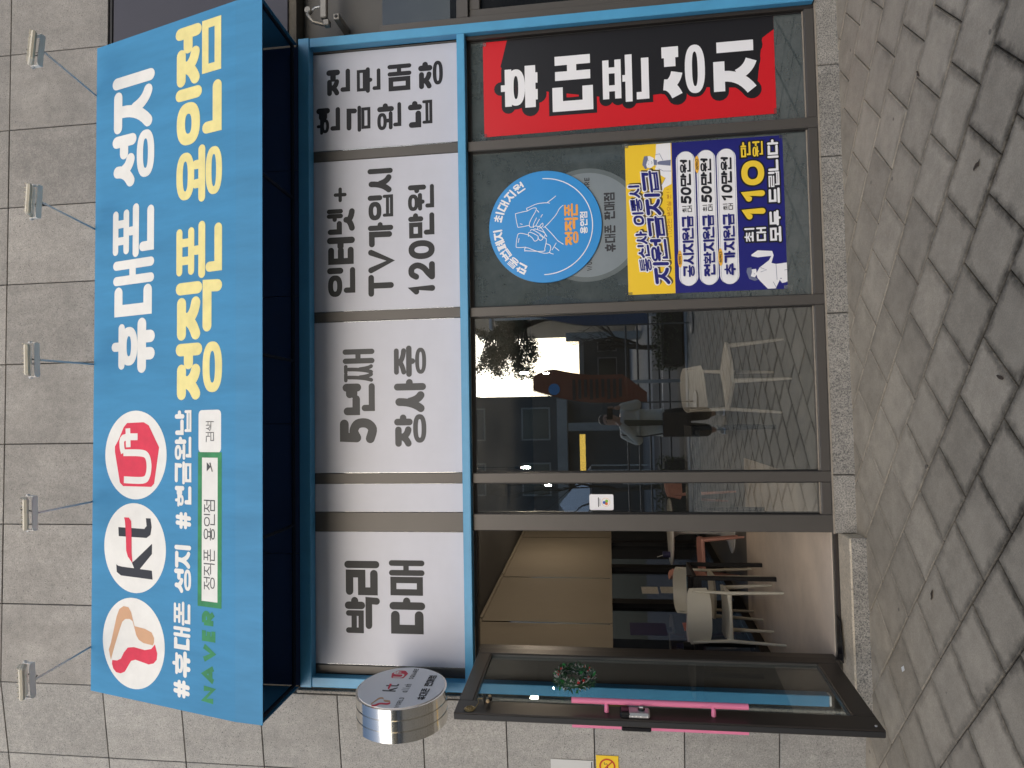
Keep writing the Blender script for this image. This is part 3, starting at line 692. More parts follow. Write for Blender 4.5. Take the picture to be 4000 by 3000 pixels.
window_sign(0.783, 1.898, 2.585, 3.720, 'white window sign with three lines of letters ending in 120만원', [
    list(zip('인터넷+', [(0.890, 3.375, 1.105, 3.590), (1.128, 3.375, 1.330, 3.590), (1.350, 3.375, 1.540, 3.590), (1.590, 3.427, 1.700, 3.545)])),
    list(zip('TV가입시', [(0.880, 3.084, 1.040, 3.276), (1.052, 3.084, 1.225, 3.276), (1.242, 3.084, 1.425, 3.276), (1.440, 3.084, 1.625, 3.276), (1.640, 3.084, 1.822, 3.276)])),
    list(zip('120만원', [(0.875, 2.778, 0.965, 2.972), (0.985, 2.778, 1.120, 2.972), (1.138, 2.778, 1.276, 2.972), (1.292, 2.778, 1.475, 2.972), (1.492, 2.778, 1.682, 2.972)]))], M['char3'], 0.225)
window_sign(-0.392, 0.702, 2.585, 3.720, 'white window sign with a large 5 and two lines of grey letters', [
    list(zip('5년째', [(-0.183, 3.220, 0.002, 3.499), (0.023, 3.234, 0.252, 3.477), (0.262, 3.234, 0.502, 3.475)])),
    list(zip('장사중', [(-0.209, 2.855, 0.022, 3.092), (0.036, 2.854, 0.275, 3.091), (0.290, 2.851, 0.516, 3.089)]))], M['char2'], 0.24)
window_sign(-0.670, -0.472, 2.585, 3.720, 'narrow blank white window panel between two brown mullions', [], M['char2'])
window_sign(-1.750, -0.814, 2.585, 3.720, 'white window sign with two pairs of grey letters over the doorway', [
    list(zip('박리', [(-1.530, 3.209, -1.275, 3.470), (-1.262, 3.211, -1.019, 3.472)])),
    list(zip('다매', [(-1.527, 2.878, -1.272, 3.139), (-1.259, 2.880, -1.012, 3.141)]))], M['char3'], 0.245)

# ================================================================ awning
AX0, AX1 = -1.895, 2.765
T0, T1, T2 = Vector((0, -0.19, 5.249)), Vector((0, -0.57, 3.937)), Vector((0, -0.60, 3.738))
awn = thing('awning', 'blue shop awning with phone carrier logos and yellow lettering', 'awning', (0.435, 0, 3.738))
def sheet(name, a, b, th, m, nseg=24, sag=0.0):
    d = (b - a).normalized(); nr = Vector((0, d.z, -d.y)); nr = nr if nr.y < 0 else -nr
    mb = MB(); rows = 6
    for s in (0, 1):
        for j in range(rows + 1):
            for i in range(nseg + 1):
                x = AX0 + (AX1 - AX0) * i / nseg; p = a.lerp(b, j / rows) - nr * th * s
                mb.v.append((x, p.y, p.z))
    w = nseg + 1; o = (rows + 1) * w
    for j in range(rows):
        for i in range(nseg):
            k = j * w + i; mb.f.append((k, k + w, k + w + 1, k + 1)); k += o; mb.f.append((k, k + 1, k + w + 1, k + w))
    for i in range(nseg):
        mb.f.append((i, i + 1, o + i + 1, o + i)); k = rows * w + i; mb.f.append((k, o + k, o + k + 1, k + 1))
    for j in range(rows):
        k = j * w; mb.f.append((k, o + k, o + k + w, k + w)); k += nseg; mb.f.append((k, k + w, o + k + w, o + k))
    return mb.build(name, m, awn)
sheet('canopy', T0, T1, 0.004, M['fabric'])
sheet('valance', T1, T2, 0.004, M['fabric'])
MB().box(AX0, -0.186, 5.243, AX1, -0.002, 5.247).build('top_panel', M['fabric'], awn)
for x in (AX0 + 0.004, AX1 - 0.008):
    MB().prism([(x, -0.002, 5.24), (x, -0.184, 5.24), (x, -0.564, 3.935), (x, -0.594, 3.745), (x, -0.002, 3.78)], (0.004, 0, 0)).build('side_panel', M['fabric'], awn)
M['inside'] = mat('dark_awning_frame', (0.010, 0.014, 0.026), 0.7, spec=0.1)
for i, x in enumerate((AX0 + 0.03, -0.75, 0.42, 1.6, AX1 - 0.03)):
    MB().tube([(x, -0.03, 3.80), (x, -0.560, 3.765)], 0.012, 8).build('frame_tube', M['inside'], awn)
    MB().tube([(x, -0.560, 3.765), (x, -0.530, 3.93), (x, -0.150, 5.225)], 0.012, 8).build('frame_tube', M['inside'], awn)
MB().tube([(AX0 + 0.03, -0.580, 3.756), (AX1 - 0.03, -0.580, 3.756)], 0.012, 8).build('frame_tube', M['inside'], awn)
MB().tube([(AX0 + 0.03, -0.035, 3.80), (AX1 - 0.03, -0.035, 3.80)], 0.014, 8).build('frame_tube', M['inside'], awn)
sd = (T1 - T0).normalized(); AF = dict(U=(1, 0, 0), V=-sd, N=(0, sd.z, -sd.y))
def APrint(): return Print(T0, **AF)
def acell(p, ch, c, wf, lift=0.0008, **k):
    if ch in '성용#현': p.cut()
    p.glyph(ch, c[0], -c[1], c[2], -c[3], wf, lift, **k)
p = APrint()
for ch, c in zip('휴대폰성지', [(0.341, 0.626, 0.727, 0.195), (0.748, 0.615, 1.148, 0.197), (1.160, 0.612, 1.544, 0.192), (1.673, 0.610, 2.057, 0.180), (2.075, 0.610, 2.490, 0.175)]): acell(p, ch, c, 0.20)
p.build('lettering', M['f_white'], awn)
p = APrint()
for ch, c in zip('정직폰용인점', [(0.142, 1.25, 0.521, 0.828), (0.542, 1.249, 0.934, 0.826), (0.950, 1.248, 1.335, 0.83), (1.465, 1.247, 1.854, 0.827), (1.872, 1.243, 2.270, 0.816), (2.285, 1.238, 2.700, 0.814)]): acell(p, ch, c, 0.20)
p.build('lettering', M['f_yellow'], awn)
p = APrint()
for ch, c in zip('#휴대폰성지#현금완납', [(-1.815, 0.97, -1.700, 0.822), (-1.681, 0.976, -1.511, 0.813), (-1.501, 0.975, -1.355, 0.819), (-1.345, 0.974, -1.189, 0.822), (-1.134, 0.98, -0.977, 0.824), (-0.972, 0.979, -0.82, 0.826), (-0.714, 0.978, -0.602, 0.836), (-0.567, 0.98, -0.43, 0.827), (-0.419, 0.979, -0.266, 0.826), (-0.256, 0.978, -0.102, 0.825), (-0.091, 0.978, 0.074, 0.824)]): acell(p, ch, c, 0.20)
p.build('lettering', M['f_white'], awn)
p = APrint(); p.line('NAVER', -1.814, -1.196, -1.227, -1.078, 0.30, 0.0008, gap=0.12, widths=[0.9, 1.0, 1.0, 0.72, 0.8], rnd=False); p.build('lettering', M['f_green'], awn)
p = APrint(); p.ribbon([(-1.186, -1.231), (-0.222, -1.231), (-0.222, -1.056), (-1.186, -1.056)], 1, 0.036, 0.0008); p.build('search_frame', M['f_green'], awn)
p = APrint(); p.shape([(-1.176, -1.221), (-0.232, -1.221), (-0.232, -1.066), (-1.176, -1.066)], 0.0006); p.rrect(-0.208, -1.242, 0.072, -1.042, 0.03, 0.0006); p.build('search_field', M['f_white'], awn)
p = APrint(); p.line('정직폰 용인점', -1.093, -1.190, -0.514, -1.092, 0.075, 0.0012, gap=0.12); p.line('검색', -0.138, -1.180, -0.002, -1.108, 0.065, 0.0012, gap=0.12)
p.shape([(-0.33, -1.118), (-0.270, -1.118), (-0.300, -1.152)], 0.0012); p.ribbon([(-0.327, -1.166), (-0.275, -1.146)], 0, 0.008, 0.0012); p.build('lettering', M['char2'], awn)
LOGO = {
 'T_peach': [(718, 985), (704, 920), (718, 870), (755, 690), (772, 640), (800, 617), (832, 620), (850, 650), (864, 705), (873, 738), (940, 745), (982, 762), (998, 795), (997, 825), (990, 843), (930, 838), (900, 822), (884, 795), (860, 707), (840, 696), (812, 700), (792, 722), (778, 765), (745, 880)],
 'T_red': [(728, 985), (760, 982), (785, 965), (805, 920), (830, 885), (870, 875), (940, 882), (980, 868), (1003, 835), (1018, 890), (1015, 930), (995, 958), (965, 970), (920, 962), (880, 955), (852, 968), (835, 1000), (812, 1045), (785, 1062), (755, 1060), (735, 1040), (726, 1010)],
 'k_stem': [(753, 350), (757, 400), (785, 420), (990, 424), (985, 368), (790, 362), (765, 358)], 'k_leg': [(985, 196), (985, 262), (908, 366), (872, 366), (857, 330), (880, 308)],
 'k_red': [(803, 38), (835, 38), (850, 60), (853, 130), (855, 270), (861, 332), (830, 292), (819, 255), (815, 130), (809, 60)],
 't_bar': [(765, 105), (935, 105), (950, 85), (945, 35), (975, 35), (982, 90), (975, 140), (950, 162), (768, 164)],
 'U_red': [(822, 1083), (930, 1080), (962, 1100), (1028, 1240), (1024, 1270), (998, 1470), (980, 1490), (800, 1492), (778, 1470), (743, 1270), (743, 1235), (765, 1195), (800, 1110)],
}
def logo_pts(key, c, r):
    cx, cy, rx, ry = {'T': (863, 851, 200.5, 296), 'k': (871, 233, 200.5, 291), 't': (871, 233, 200.5, 291), 'U': (876, 1289, 198, 285)}[key[0]]
    return [(c[0] - (y - cy) / ry * r, c[1] - (x - cx) / rx * r) for x, y in LOGO[key]]
ULINES = [[(805, 1450), (925, 1450), (958, 1420), (966, 1350), (950, 1292), (905, 1276), (800, 1276)], [(800, 1276), (790, 1235), (800, 1180), (892, 1172)], [(828, 1118), (832, 1240)]]
def logo_set(mk, parent, centres, r, lift=0.0014, disc=True, k=1.0, which='TkU'):
    if disc:
        p = mk()
        for c in centres: p.shape(ell(c[0], c[1], r, r, 64), lift - 0.0008)
        p.build('logo_disc', M['f_white'], parent)
    cT, ck, cU = centres; R = r * k
    p = mk(); p.shape(logo_pts('T_peach', cT, R), lift); p.build('logo_mark', M['f_peach'], parent)
    p = mk(); p.shape(logo_pts('T_red', cT, R), lift); p.shape(logo_pts('U_red', cU, R), lift); p.build('logo_mark', M['f_red'], parent)
    p = mk()
    for q in ('k_stem', 'k_leg', 't_bar'): p.shape(logo_pts(q, ck, R), lift)
    p.build('logo_mark', M['f_black'], parent)
    p = mk(); p.shape(logo_pts('k_red', ck, R), lift + 0.0008); p.build('logo_mark', M['f_red'], parent)
    p = mk()
    for ln in ULINES: p.ribbon(catmull([(cU[0] - (y - 1289) / 285 * R, cU[1] - (x - 876) / 198 * R) for x, y in ln], False, 4), 0, 0.155 * R, lift + 0.0008, rnd=False)
    p.build('logo_mark', M['f_white'], parent)
logo_set(APrint, awn, [(-1.515, -0.431), (-0.867, -0.437), (-0.227, -0.439)], 0.307)

# ================================================================ five floodlights on arms over the awning
M['lens'] = mat('floodlight_glass', (0.70, 0.68, 0.60), 0.15, var=0.03)
LX = [2.417, 1.419, 0.425, -0.567, -1.596]
LLAB = ['floodlight on the rightmost arm above the awning, over the end of the white lettering', 'second floodlight from the right above the awning, on a thin grey arm', 'middle floodlight of the five above the awning, near the first white letter', 'floodlight above the awning over the middle round logo', 'leftmost floodlight above the awning, over the first round logo']
def floodlight(x, label, tw, dx, sw):
    t = thing('floodlight', label, 'floodlight', (x, -0.19, 5.25), group='floodlights on arms over the awning')
    hx = x + dx; hy, hz = -0.72, 5.235
    MB().tube([(x, -0.02, 5.262), (x, -0.19, 5.264), (hx, hy + 0.02, 5.225)], 0.0068, 8).build('arm', M['galv'], t)
    W = 0.102
    R = Matrix.Translation((hx, hy, hz)) @ Matrix.Rotation(tw, 4, 'Z') @ Matrix.Rotation(math.radians(sw), 4, 'X')
    MB().box(-W, -0.055, 0.030, W, 0.055, 0.060, 0.008).xf(R).build('lamp_body', M['cream'], t)
    MB().box(-W + 0.012, -0.045, 0.0265, W - 0.012, 0.045, 0.0295, 0.0).xf(R).build('lens', M['lens'], t)
    fins = MB()
    for k in range(7): fins.box(-W + 0.02 + k * 0.030, -0.045, 0.0605, -W + 0.025 + k * 0.030, 0.045, 0.070)
    fins.xf(R).build('heat_fins', M['cream'], t)
    br = MB().box(-W - 0.006, -0.02, -0.010, W + 0.006, 0.02, -0.006)
    br.box(-W - 0.010, -0.013, -0.010, -W - 0.0065, 0.013, 0.052); br.box(W + 0.0065, -0.013, -0.010, W + 0.010, 0.013, 0.052)
    R2 = Matrix.Translation((hx, hy, hz)) @ Matrix.Rotation(tw, 4, 'Z') @ Matrix.Rotation(math.radians(-6), 4, 'X')
    b = br.xf(R2).build('bracket', M['white_plastic'], t)
    for s in (-1, 1): MB().lathe([(0.010, 0), (0.010, 0.008)], (s * (W + 0.0105), 0, 0.045), (s, 0, 0), 10).xf(R2).build('bolt', M['galv'], b)
    MB().tube([R @ Vector(q) for q in ((0.02, 0.03, 0.0605), (0.025, 0.085, 0.07), (0.005, 0.095, 0.02), (0.0, 0.04, -0.014), (0.0, 0.07, -0.018))], 0.0045, 6).build('cable', M['gasket'], t)
    return t
for x, lb, tw, dx, sw in zip(LX, LLAB, (0.10, 0.06, -0.04, -0.03, -0.06), (0.05, 0.035, -0.01, -0.005, -0.03), (46, 31, 36, 43, 33)): floodlight(x, lb, tw, dx, sw)

# ================================================================ red and black banner
M['b_red'] = mat('banner_red', (0.60, 0.012, 0.020), 0.35, bump=0.10, bscale=5, spec=0.4)
M['b_black'] = mat('banner_black', (0.011, 0.011, 0.014), 0.35, bump=0.10, bscale=5)
M['b_white'] = mat('banner_white', (0.82, 0.82, 0.84), 0.38, bump=0.06, bscale=5)
M['p_yellow'] = mat('poster_yellow', (0.86, 0.57, 0.030), 0.35)
M['p_gold'] = mat('poster_gold', (0.86, 0.60, 0.045), 0.35)
M['p_navy'] = mat('poster_navy', (0.012, 0.014, 0.17), 0.35)
M['p_ink'] = mat('poster_ink', (0.008, 0.009, 0.016), 0.4)
M['p_shadow'] = mat('poster_olive', (0.10, 0.072, 0.020), 0.4)
M['p_rust'] = mat('poster_rust', (0.42, 0.09, 0.015), 0.4)
M['p_tag'] = mat('poster_tag_orange', (0.84, 0.45, 0.045), 0.4)
M['p_line'] = mat('poster_grey_line', (0.16, 0.18, 0.28), 0.4)
M['d_blue'] = mat('disc_blue', (0.030, 0.27, 0.64), 0.35, var=0.03)
M['d_orange'] = mat('disc_orange', (0.84, 0.36, 0.06), 0.4)
M['tape'] = glass_mat('clear_tape', (0.86, 0.88, 0.88), 0.10, rough=0.15, smudge=0.35)

ban = thing('banner', 'tall red and black banner with white letters taped to the window', 'banner', (2.35, 0.085, 0.39))
MB().prism([(1.997, 0.0858, 2.402), (2.699, 0.0858, 2.404), (2.699, 0.0858, 0.393), (2.014, 0.0858, 0.393)], (0, -0.0012, 0)).build('sheet', M['b_red'], ban)
BF = dict(O=(0, 0.0846, 0), **F)
p = Print(**BF); p.shape([(2.699, 2.226), (2.502, 2.278), (2.330, 2.148), (2.226, 1.577), (2.209, 1.205), (2.233, 0.84), (2.200, 0.515), (2.545, 0.470), (2.598, 0.3935), (2.699, 0.3935)], 0.0005)
BC = list(zip('휴대폰성지', [(2.150, 1.975, 2.530, 2.296), (2.140, 1.607, 2.538, 1.921), (2.150, 1.235, 2.533, 1.554), (2.150, 0.855, 2.538, 1.184), (2.156, 0.494, 2.540, 0.812)]))
for ch, c in BC: p.glyph(ch, *c, 0.235, 0.0006, grow=0.026)
p.build('black_field', M['b_black'], ban)
p = Print(**BF)
for ch, c in BC: p.cut(); p.glyph(ch, *c, 0.235, 0.0035, rnd=False)
p.build('lettering', M['b_white'], ban)
for a, b, c, d in ((1.94, 2.385, 2.02, 2.43), (2.66, 2.38, 2.71, 2.42), (1.985, 0.37, 2.05, 0.41)):
    MB().box(a, 0.0805, b, c, 0.0808, d).build('tape_strip', M['tape'], ban)

# ================================================================ blue round sign, the older one behind it
RD = 0.397; CD = (1.322, 1.979)
old = thing('round_sign', 'faded grey round sticker half hidden behind the blue disc', 'sign', (1.322, 0.0865, 1.29))
M['o_grey'] = mat('faded_sticker', (0.21, 0.245, 0.265), 0.3, var=0.08, vscale=4); M['o_rim'] = mat('faded_sticker_rim', (0.115, 0.14, 0.145), 0.35, var=0.1)
MB().lathe([(0.400, 0), (0.400, 0.001)], (1.322, 0.0868, 1.686), (0, -1, 0), 72).build('rim', M['o_rim'], old)
MB().lathe([(0.368, 0), (0.368, 0.0006)], (1.322, 0.0857, 1.686), (0, -1, 0), 72).build('face', M['o_grey'], old)
p = Print((0, 0.0851, 0), **F); p.line('휴대폰 판매점', 1.123, 1.490, 1.540, 1.566, 0.17, 0.0003, gap=0.08); p.line('WORLD', 0.998, 1.656, 1.150, 1.692, 0.17, 0.0003, gap=0.2); p.line('SQUARE', 1.480, 1.662, 1.656, 1.697, 0.17, 0.0003, gap=0.2)
p.build('lettering', M['f_black'], old)
ds = thing('round_sign', 'bright blue round sign with line drawing of hands holding phones', 'sign', (CD[0], 0.075, CD[1] - RD))
MB().lathe([(RD, 0), (RD, 0.008), (RD - 0.002, 0.010)], (CD[0], 0.0780, CD[1]), (0, -1, 0), 96).build('board', M['d_blue'], ds)
DF = dict(O=(CD[0], 0.068, CD[1]), **F)
def dk(pts): return [(-(y - 855) / 556 * RD, -(x - 713) / 556 * RD) for x, y in pts]
p = Print(**DF)
txt = '단통법폐지 최대지원'; angs = [-60, -47, -34, -20.5, -7.5, 2.5, 14.5, 29, 43.5, 58]
for ch, a in zip(txt, angs):
    if ch == ' ': p.cut(); continue
    r = math.radians(a); cx, cy = math.sin(r) * 0.845 * RD, math.cos(r) * 0.845 * RD; h = 0.086 * RD
    p.glyph(ch, cx - h * 1.05, cy - h, cx + h * 1.05, cy + h, 0.19, 0.0006, rot=((cx, cy), -r))
p.cut(); p.line('용인점', -0.165 * RD, -0.75 * RD, 0.225 * RD, -0.62 * RD, 0.17, 0.0006, gap=0.08)
arc = [(0.858 * RD * math.cos(math.radians(a)), 0.02 * RD + 0.858 * RD * math.sin(math.radians(a))) for a in range(-180, 1, 4)]
p.cut(); p.ribbon(arc, 0, 0.0065, 0.0006); p.build('white_print', M['b_white'], ds); p = Print(**DF)
ART = [[(520, 1050), (440, 1050), (424, 1030), (440, 930), (462, 910), (500, 915), (550, 930)], [(510, 1085), (690, 1100), (708, 1070), (725, 985), (700, 965)], [(455, 960), (445, 1000)],
       [(550, 945), (548, 915), (570, 905), (640, 945), (640, 980), (610, 995), (585, 960), (550, 930)], [(570, 890), (590, 880), (680, 940), (690, 975), (665, 990), (640, 965)], [(598, 885), (620, 875), (705, 915), (712, 945), (690, 960), (660, 935)], [(640, 880), (650, 850), (680, 870), (730, 955)],
       [(510, 1090), (512, 1060), (545, 1060), (600, 1085), (700, 1120), (755, 1115)], [(720, 1025), (760, 1045), (765, 1080), (755, 1115), (790, 1132)], [(820, 1025), (780, 1090)], [(805, 1065), (845, 1100)],
       [(545, 690), (440, 708), (424, 725), (442, 835), (462, 848), (560, 835)], [(545, 690), (535, 665), (560, 655), (640, 625), (740, 620), (762, 628)], [(740, 618), (790, 585), (825, 558)], [(545, 690), (600, 665), (632, 680), (570, 790), (560, 845), (590, 855), (620, 845), (660, 855)],
       [(632, 765), (600, 830), (600, 860)], [(660, 780), (625, 840)], [(690, 735), (675, 760)], [(640, 690), (655, 710)], [(660, 850), (690, 820), (692, 850), (660, 870)], [(895, 655), (860, 685), (820, 750), (740, 835), (700, 865)], [(715, 860), (770, 920), (815, 975), (840, 1005), (890, 1040)], [(470, 815), (490, 822)]]
for ln in ART: p.ribbon(catmull(dk(ln), False, 4), 0, 0.0046, 0.0006)
tag(p.build('line_drawing', M['b_white'], ds), kind='stuff')
p = Print(**DF); p.line('정직폰', -0.355 * RD, -0.588 * RD, 0.385 * RD, -0.345 * RD, 0.19, 0.0008, gap=0.05); p.build('lettering', M['d_orange'], ds)

# ================================================================ yellow and navy poster
pos = thing('poster', 'yellow and navy price poster taped to the window', 'poster', (1.34, 0.085, 0.36))
PX0, PX1, PZ0, PZ1 = 0.817, 1.862, 0.361, 1.412; PW, PH = PX1 - PX0, PZ1 - PZ0
MB().box(PX0, 0.0846, PZ0, PX1, 0.0858, PZ1).build('sheet', M['p_navy'], pos)
PF = dict(O=(PX0, 0.0846, PZ1), **F)
class PP(Print):
    def __init__(s): Print.__init__(s, **PF)
    def b(s, u0, v0, u1, v1): return (u0 * PW, -v1 * PH, u1 * PW, -v0 * PH)
p = PP(); p.shape([(0, 0), (PW, 0), (PW, -0.302 * PH), (0, -0.302 * PH)], 0.0003); p.build('yellow_field', M['p_yellow'], pos)
def slanted(p, txt, u0, v0, u1, v1, h, wf, lift, grow=0.0, du=0.0, dv=0.0, gap=0.03):
    """run of letters along a rising line"""
    p.cut(); cw = [0.4 if c == ' ' else 1.0 for c in txt]; tot = sum(cw) + gap * (len(txt) - 1); acc = 0.0
    for c, k in zip(txt, cw):
        t = acc / tot; t1 = (acc + k) / tot; acc += k + gap
        if c == ' ': p.cut(); continue
        x0 = (u0 + (u1 - u0) * t + du) * PW; x1 = (u0 + (u1 - u0) * t1 + du) * PW; yc = -(v0 + (v1 - v0) * (t + t1) / 2 + dv) * PH; hh = h * PH / 2
        p.glyph(c, x0, yc - hh, x1, yc + hh, wf, lift, grow, slant=0.12, rot=(((x0 + x1) / 2, yc), math.atan2(-(v1 - v0) * PH, (u1 - u0) * PW) * 0.9))
L1 = ('통신사 이동시', 0.145, 0.122, 0.725, 0.050, 0.074, 0.20); L2 = ('지원금지급', 0.055, 0.226, 0.815, 0.152, 0.104, 0.215)
p = PP()
for a in (L1, L2): slanted(p, *a, 0.0006, grow=0.010, du=0.008, dv=0.010)
p.build('letter_shadow', M['p_shadow'], pos)
p = PP()
for a in (L1, L2): slanted(p, *a, 0.0032, grow=0.008)
for i in range(3):
    v0 = (0.328, 0.458, 0.586)[i]; v1 = v0 + 0.120; x0, y0, x1, y1 = p.b(0.045, v0, 0.935, v1); p.rrect(x0, y0, x1, y1, (y1 - y0) / 2 * 0.98, 0.0006)
p.build('white_print', M['b_white'], pos)
p = PP()
for a in (L1, L2): slanted(p, *a, 0.0072)
for i, s in enumerate(('공시지원금', '전환지원금', '추가지원금')):
    v0 = (0.328, 0.458, 0.586)[i]; p.line(s, *p.b(0.10, v0 + 0.026, 0.505, v0 + 0.098), 0.205, 0.0072, gap=0.03)
p.build('navy_lettering', M['p_navy'], pos)
p = PP()
for i in range(3):
    v0 = (0.328, 0.458, 0.586)[i]
    p.ribbon([(x, y) for x, y in [((0.06 if j < 9 else 0.92) * PW + (0.052 * PH) * math.cos(math.radians(90 + 180 * j / 8 if j < 9 else -90 + 180 * (j - 9) / 8)) + (0.035 * PW if j < 9 else -0.035 * PW), -(v0 + 0.06) * PH + 0.052 * PH * math.sin(math.radians(90 + 180 * j / 8 if j < 9 else -90 + 180 * (j - 9) / 8))) for j in range(18)]], 1, 0.0018, 0.0040)
p.build('pill_outline', M['p_line'], pos)
p = PP()
for i in range(3):
    v0 = (0.328, 0.458, 0.586)[i]
    p.line('최', *p.b(0.530, v0 + 0.030, 0.572, v0 + 0.060), 0.15, 0.0042); p.line('대', *p.b(0.530, v0 + 0.064, 0.572, v0 + 0.094), 0.15, 0.0042)
    p.line(('50만원', '50만원', '10만원')[i], *p.b(0.582, v0 + 0.024, 0.875, v0 + 0.092), 0.23, 0.0042, gap=0.04, slant=0.1)
p.build('ink_lettering', M['p_ink'], pos)
TAGS = ((0.165, 0.322, '혜택1'), (0.785, 0.447, '혜택2'), (0.165, 0.578, '혜택3'))
p = PP()
for u, v, s in TAGS: p.shape(ell((u + 0.058) * PW, -(v + 0.014) * PH, 0.058 * PW, 0.0145 * PH, 28), 0.0044)
p.build('tag_oval', M['p_tag'], pos)
p = PP()
for u, v, s in TAGS: p.line(s, *p.b(u + 0.022, v + 0.005, u + 0.094, v + 0.023), 0.16, 0.0050, gap=0.08)
p.build('tag_lettering', M['p_ink'], pos)
p = PP(); p.line('110만원 받으실 분!!', *p.b(0.365, 0.262, 0.700, 0.290), 0.075, 0.0006, gap=0.12); p.build('handwriting', M['p_rust'], pos)
def bottom(p, grow, lift, part):
    if part != 'gold':
        p.line('최', *p.b(0.315, 0.745, 0.405, 0.808), 0.19, lift, grow=grow); p.line('대', *p.b(0.315, 0.818, 0.405, 0.880), 0.19, lift, grow=grow)
        p.line('모두 드립니다', *p.b(0.305, 0.903, 0.975, 0.972), 0.22, lift, gap=0.05, space=0.35, grow=grow)
    if part != 'white':
        p.line('110', *p.b(0.450, 0.738, 0.845, 0.880), 0.27, lift, gap=0.06, widths=[0.62, 0.62, 0.95], grow=grow)
        p.line('만', *p.b(0.870, 0.738, 0.970, 0.800), 0.19, lift, grow=grow); p.line('원', *p.b(0.870, 0.812, 0.970, 0.876), 0.19, lift, grow=grow)
p = PP(); bottom(p, 0.011, 0.0004, 'all'); p.build('letter_outline', M['p_ink'], pos)
p = PP(); bottom(p, 0, 0.0040, 'white'); p.build('white_lettering', M['b_white'], pos)
p = PP(); bottom(p, 0, 0.0040, 'gold'); p.build('gold_lettering', M['p_gold'], pos)
# the two drawn figures
def pk(pts):
    o = []
    for x, y in pts:
        yl = 1550 - 0.0474 * (x - 122); yr = 170 - 0.0777 * (x - 103); u = (yl - y) / (yl - yr); v = (x - 112) / 1466.0; o.append((min(max(u, 0.0), 1.0) * PW, -min(max(v, 0.0), 1.0) * PH))
    return o
MAN = dict(white=[[(300, 270), (345, 260), (385, 280), (385, 350), (350, 375), (305, 365)], [(375, 300), (415, 290), (410, 350), (385, 345)], [(410, 150), (545, 135), (548, 400), (545, 520), (470, 560), (445, 545), (490, 465), (430, 430), (395, 380), (410, 340), (395, 290), (405, 240)], [(430, 560), (455, 520), (475, 555), (455, 600), (440, 650), (425, 640), (430, 600)]],
           ink=[[(283, 300), (275, 345), (300, 385), (320, 375), (310, 345), (330, 290), (325, 260), (295, 265)], [(418, 318), (418, 340), (540, 350), (545, 295), (440, 308)], [(380, 290), (415, 300), (412, 345), (385, 345)]])
WOM = dict(white=[[(1240, 1310), (1300, 1300), (1305, 1350), (1280, 1390), (1240, 1375)], [(1300, 1345), (1330, 1290), (1420, 1220), (1440, 1180), (1320, 1195), (1265, 1185), (1260, 1172), (1320, 1130), (1450, 1135), (1462, 1175), (1440, 1245), (1480, 1255), (1597, 1240), (1597, 1415), (1560, 1415), (1520, 1380), (1470, 1480), (1400, 1483), (1340, 1420), (1310, 1385)], [(1505, 1395), (1560, 1380), (1570, 1420), (1530, 1430)]],
           ink=[[(1212, 1330), (1220, 1295), (1258, 1287), (1262, 1330), (1250, 1370), (1290, 1380), (1315, 1400), (1285, 1412), (1235, 1395)]])
p = PP()
for d in (MAN, WOM):
    for q in d['white']: p.shape(pk(q), 0.0016)
p.build('figure_drawing', M['b_white'], pos)
p = PP()
for d in (MAN, WOM):
    for q in d['ink']: p.shape(pk(q), 0.0026)
for ln in ([(330, 300), (335, 306)], [(332, 335), (337, 341)], [(362, 310), (368, 325), (362, 335)], [(430, 380), (470, 400), (545, 400)], [(400, 250), (440, 240), (470, 300)], [(1255, 1325), (1260, 1330)], [(1280, 1350), (1286, 1345)], [(1340, 1330), (1395, 1310), (1340, 1290)], [(1480, 1255), (1485, 1400)], [(1555, 1310), (1597, 1305)], [(1450, 1420), (1480, 1480)], [(445, 545), (490, 465)]):
    p.ribbon(pk(ln), 0, 0.0028, 0.0028)
for g in p.groups[1:]:
    k = len(p.groups[0].v); p.groups[0].v += g.v; p.groups[0].f += [tuple(k + i for i in f) for f in g.f]
tag(p.groups[0].build('figure_lines', M['p_line'], pos), kind='stuff')
for a, b, c, d in ((0.775, 1.385, 0.835, 1.43), (1.845, 1.39, 1.89, 1.43), (1.84, 0.335, 1.885, 0.385), (0.795, 0.33, 0.84, 0.385)):
    MB().box(a, 0.0793, b, c, 0.0796, d).build('tape_strip', M['tape'], pos)

# small card in the narrow pane
card = thing('payment_sticker', 'small white card sticker with coloured leaf mark on narrow pane', 'sticker', (-0.603, 0.086, 1.548))
p0 = Print((0, 0.0868, 0), **F); p0.rrect(-0.657, 1.548, -0.549, 1.711, 0.012, 0.0); p0.build('card_face', M['b_white'], card)
M['c_green'] = mat('sticker_green', (0.25, 0.55, 0.03), 0.4); M['c_or'] = mat('sticker_orange', (0.75, 0.18, 0.03), 0.4); M['c_blue'] = mat('sticker_blue', (0.04, 0.10, 0.45), 0.4)
for dx, dz, m in ((0.008, -0.006, 'c_green'), (-0.010, -0.004, 'c_or'), (-0.002, 0.011, 'c_blue')):
    p = Print((-0.603, 0.0866, 1.600), **F); p.shape(superell(dx, dz, 0.010, 0.010, 20, 0.8), 0.0002); p.build('leaf_mark', M[m], card)
p = Print((-0.603, 0.0866, 1.600), **F); p.ribbon(ell(0, 0, 0.028, 0.028), 1, 0.002, 0.0002); p.build('ring_mark', M['d_orange'], card)
p = Print((-0.603, 0.0866, 1.600), **F); p.ribbon([(-0.030, 0.050), (0.030, 0.050)], 0, 0.006, 0.0002); p.ribbon([(-0.024, 0.040), (0.024, 0.040)], 0, 0.003, 0.0002); p.build('lettering', M['f_black'], card)

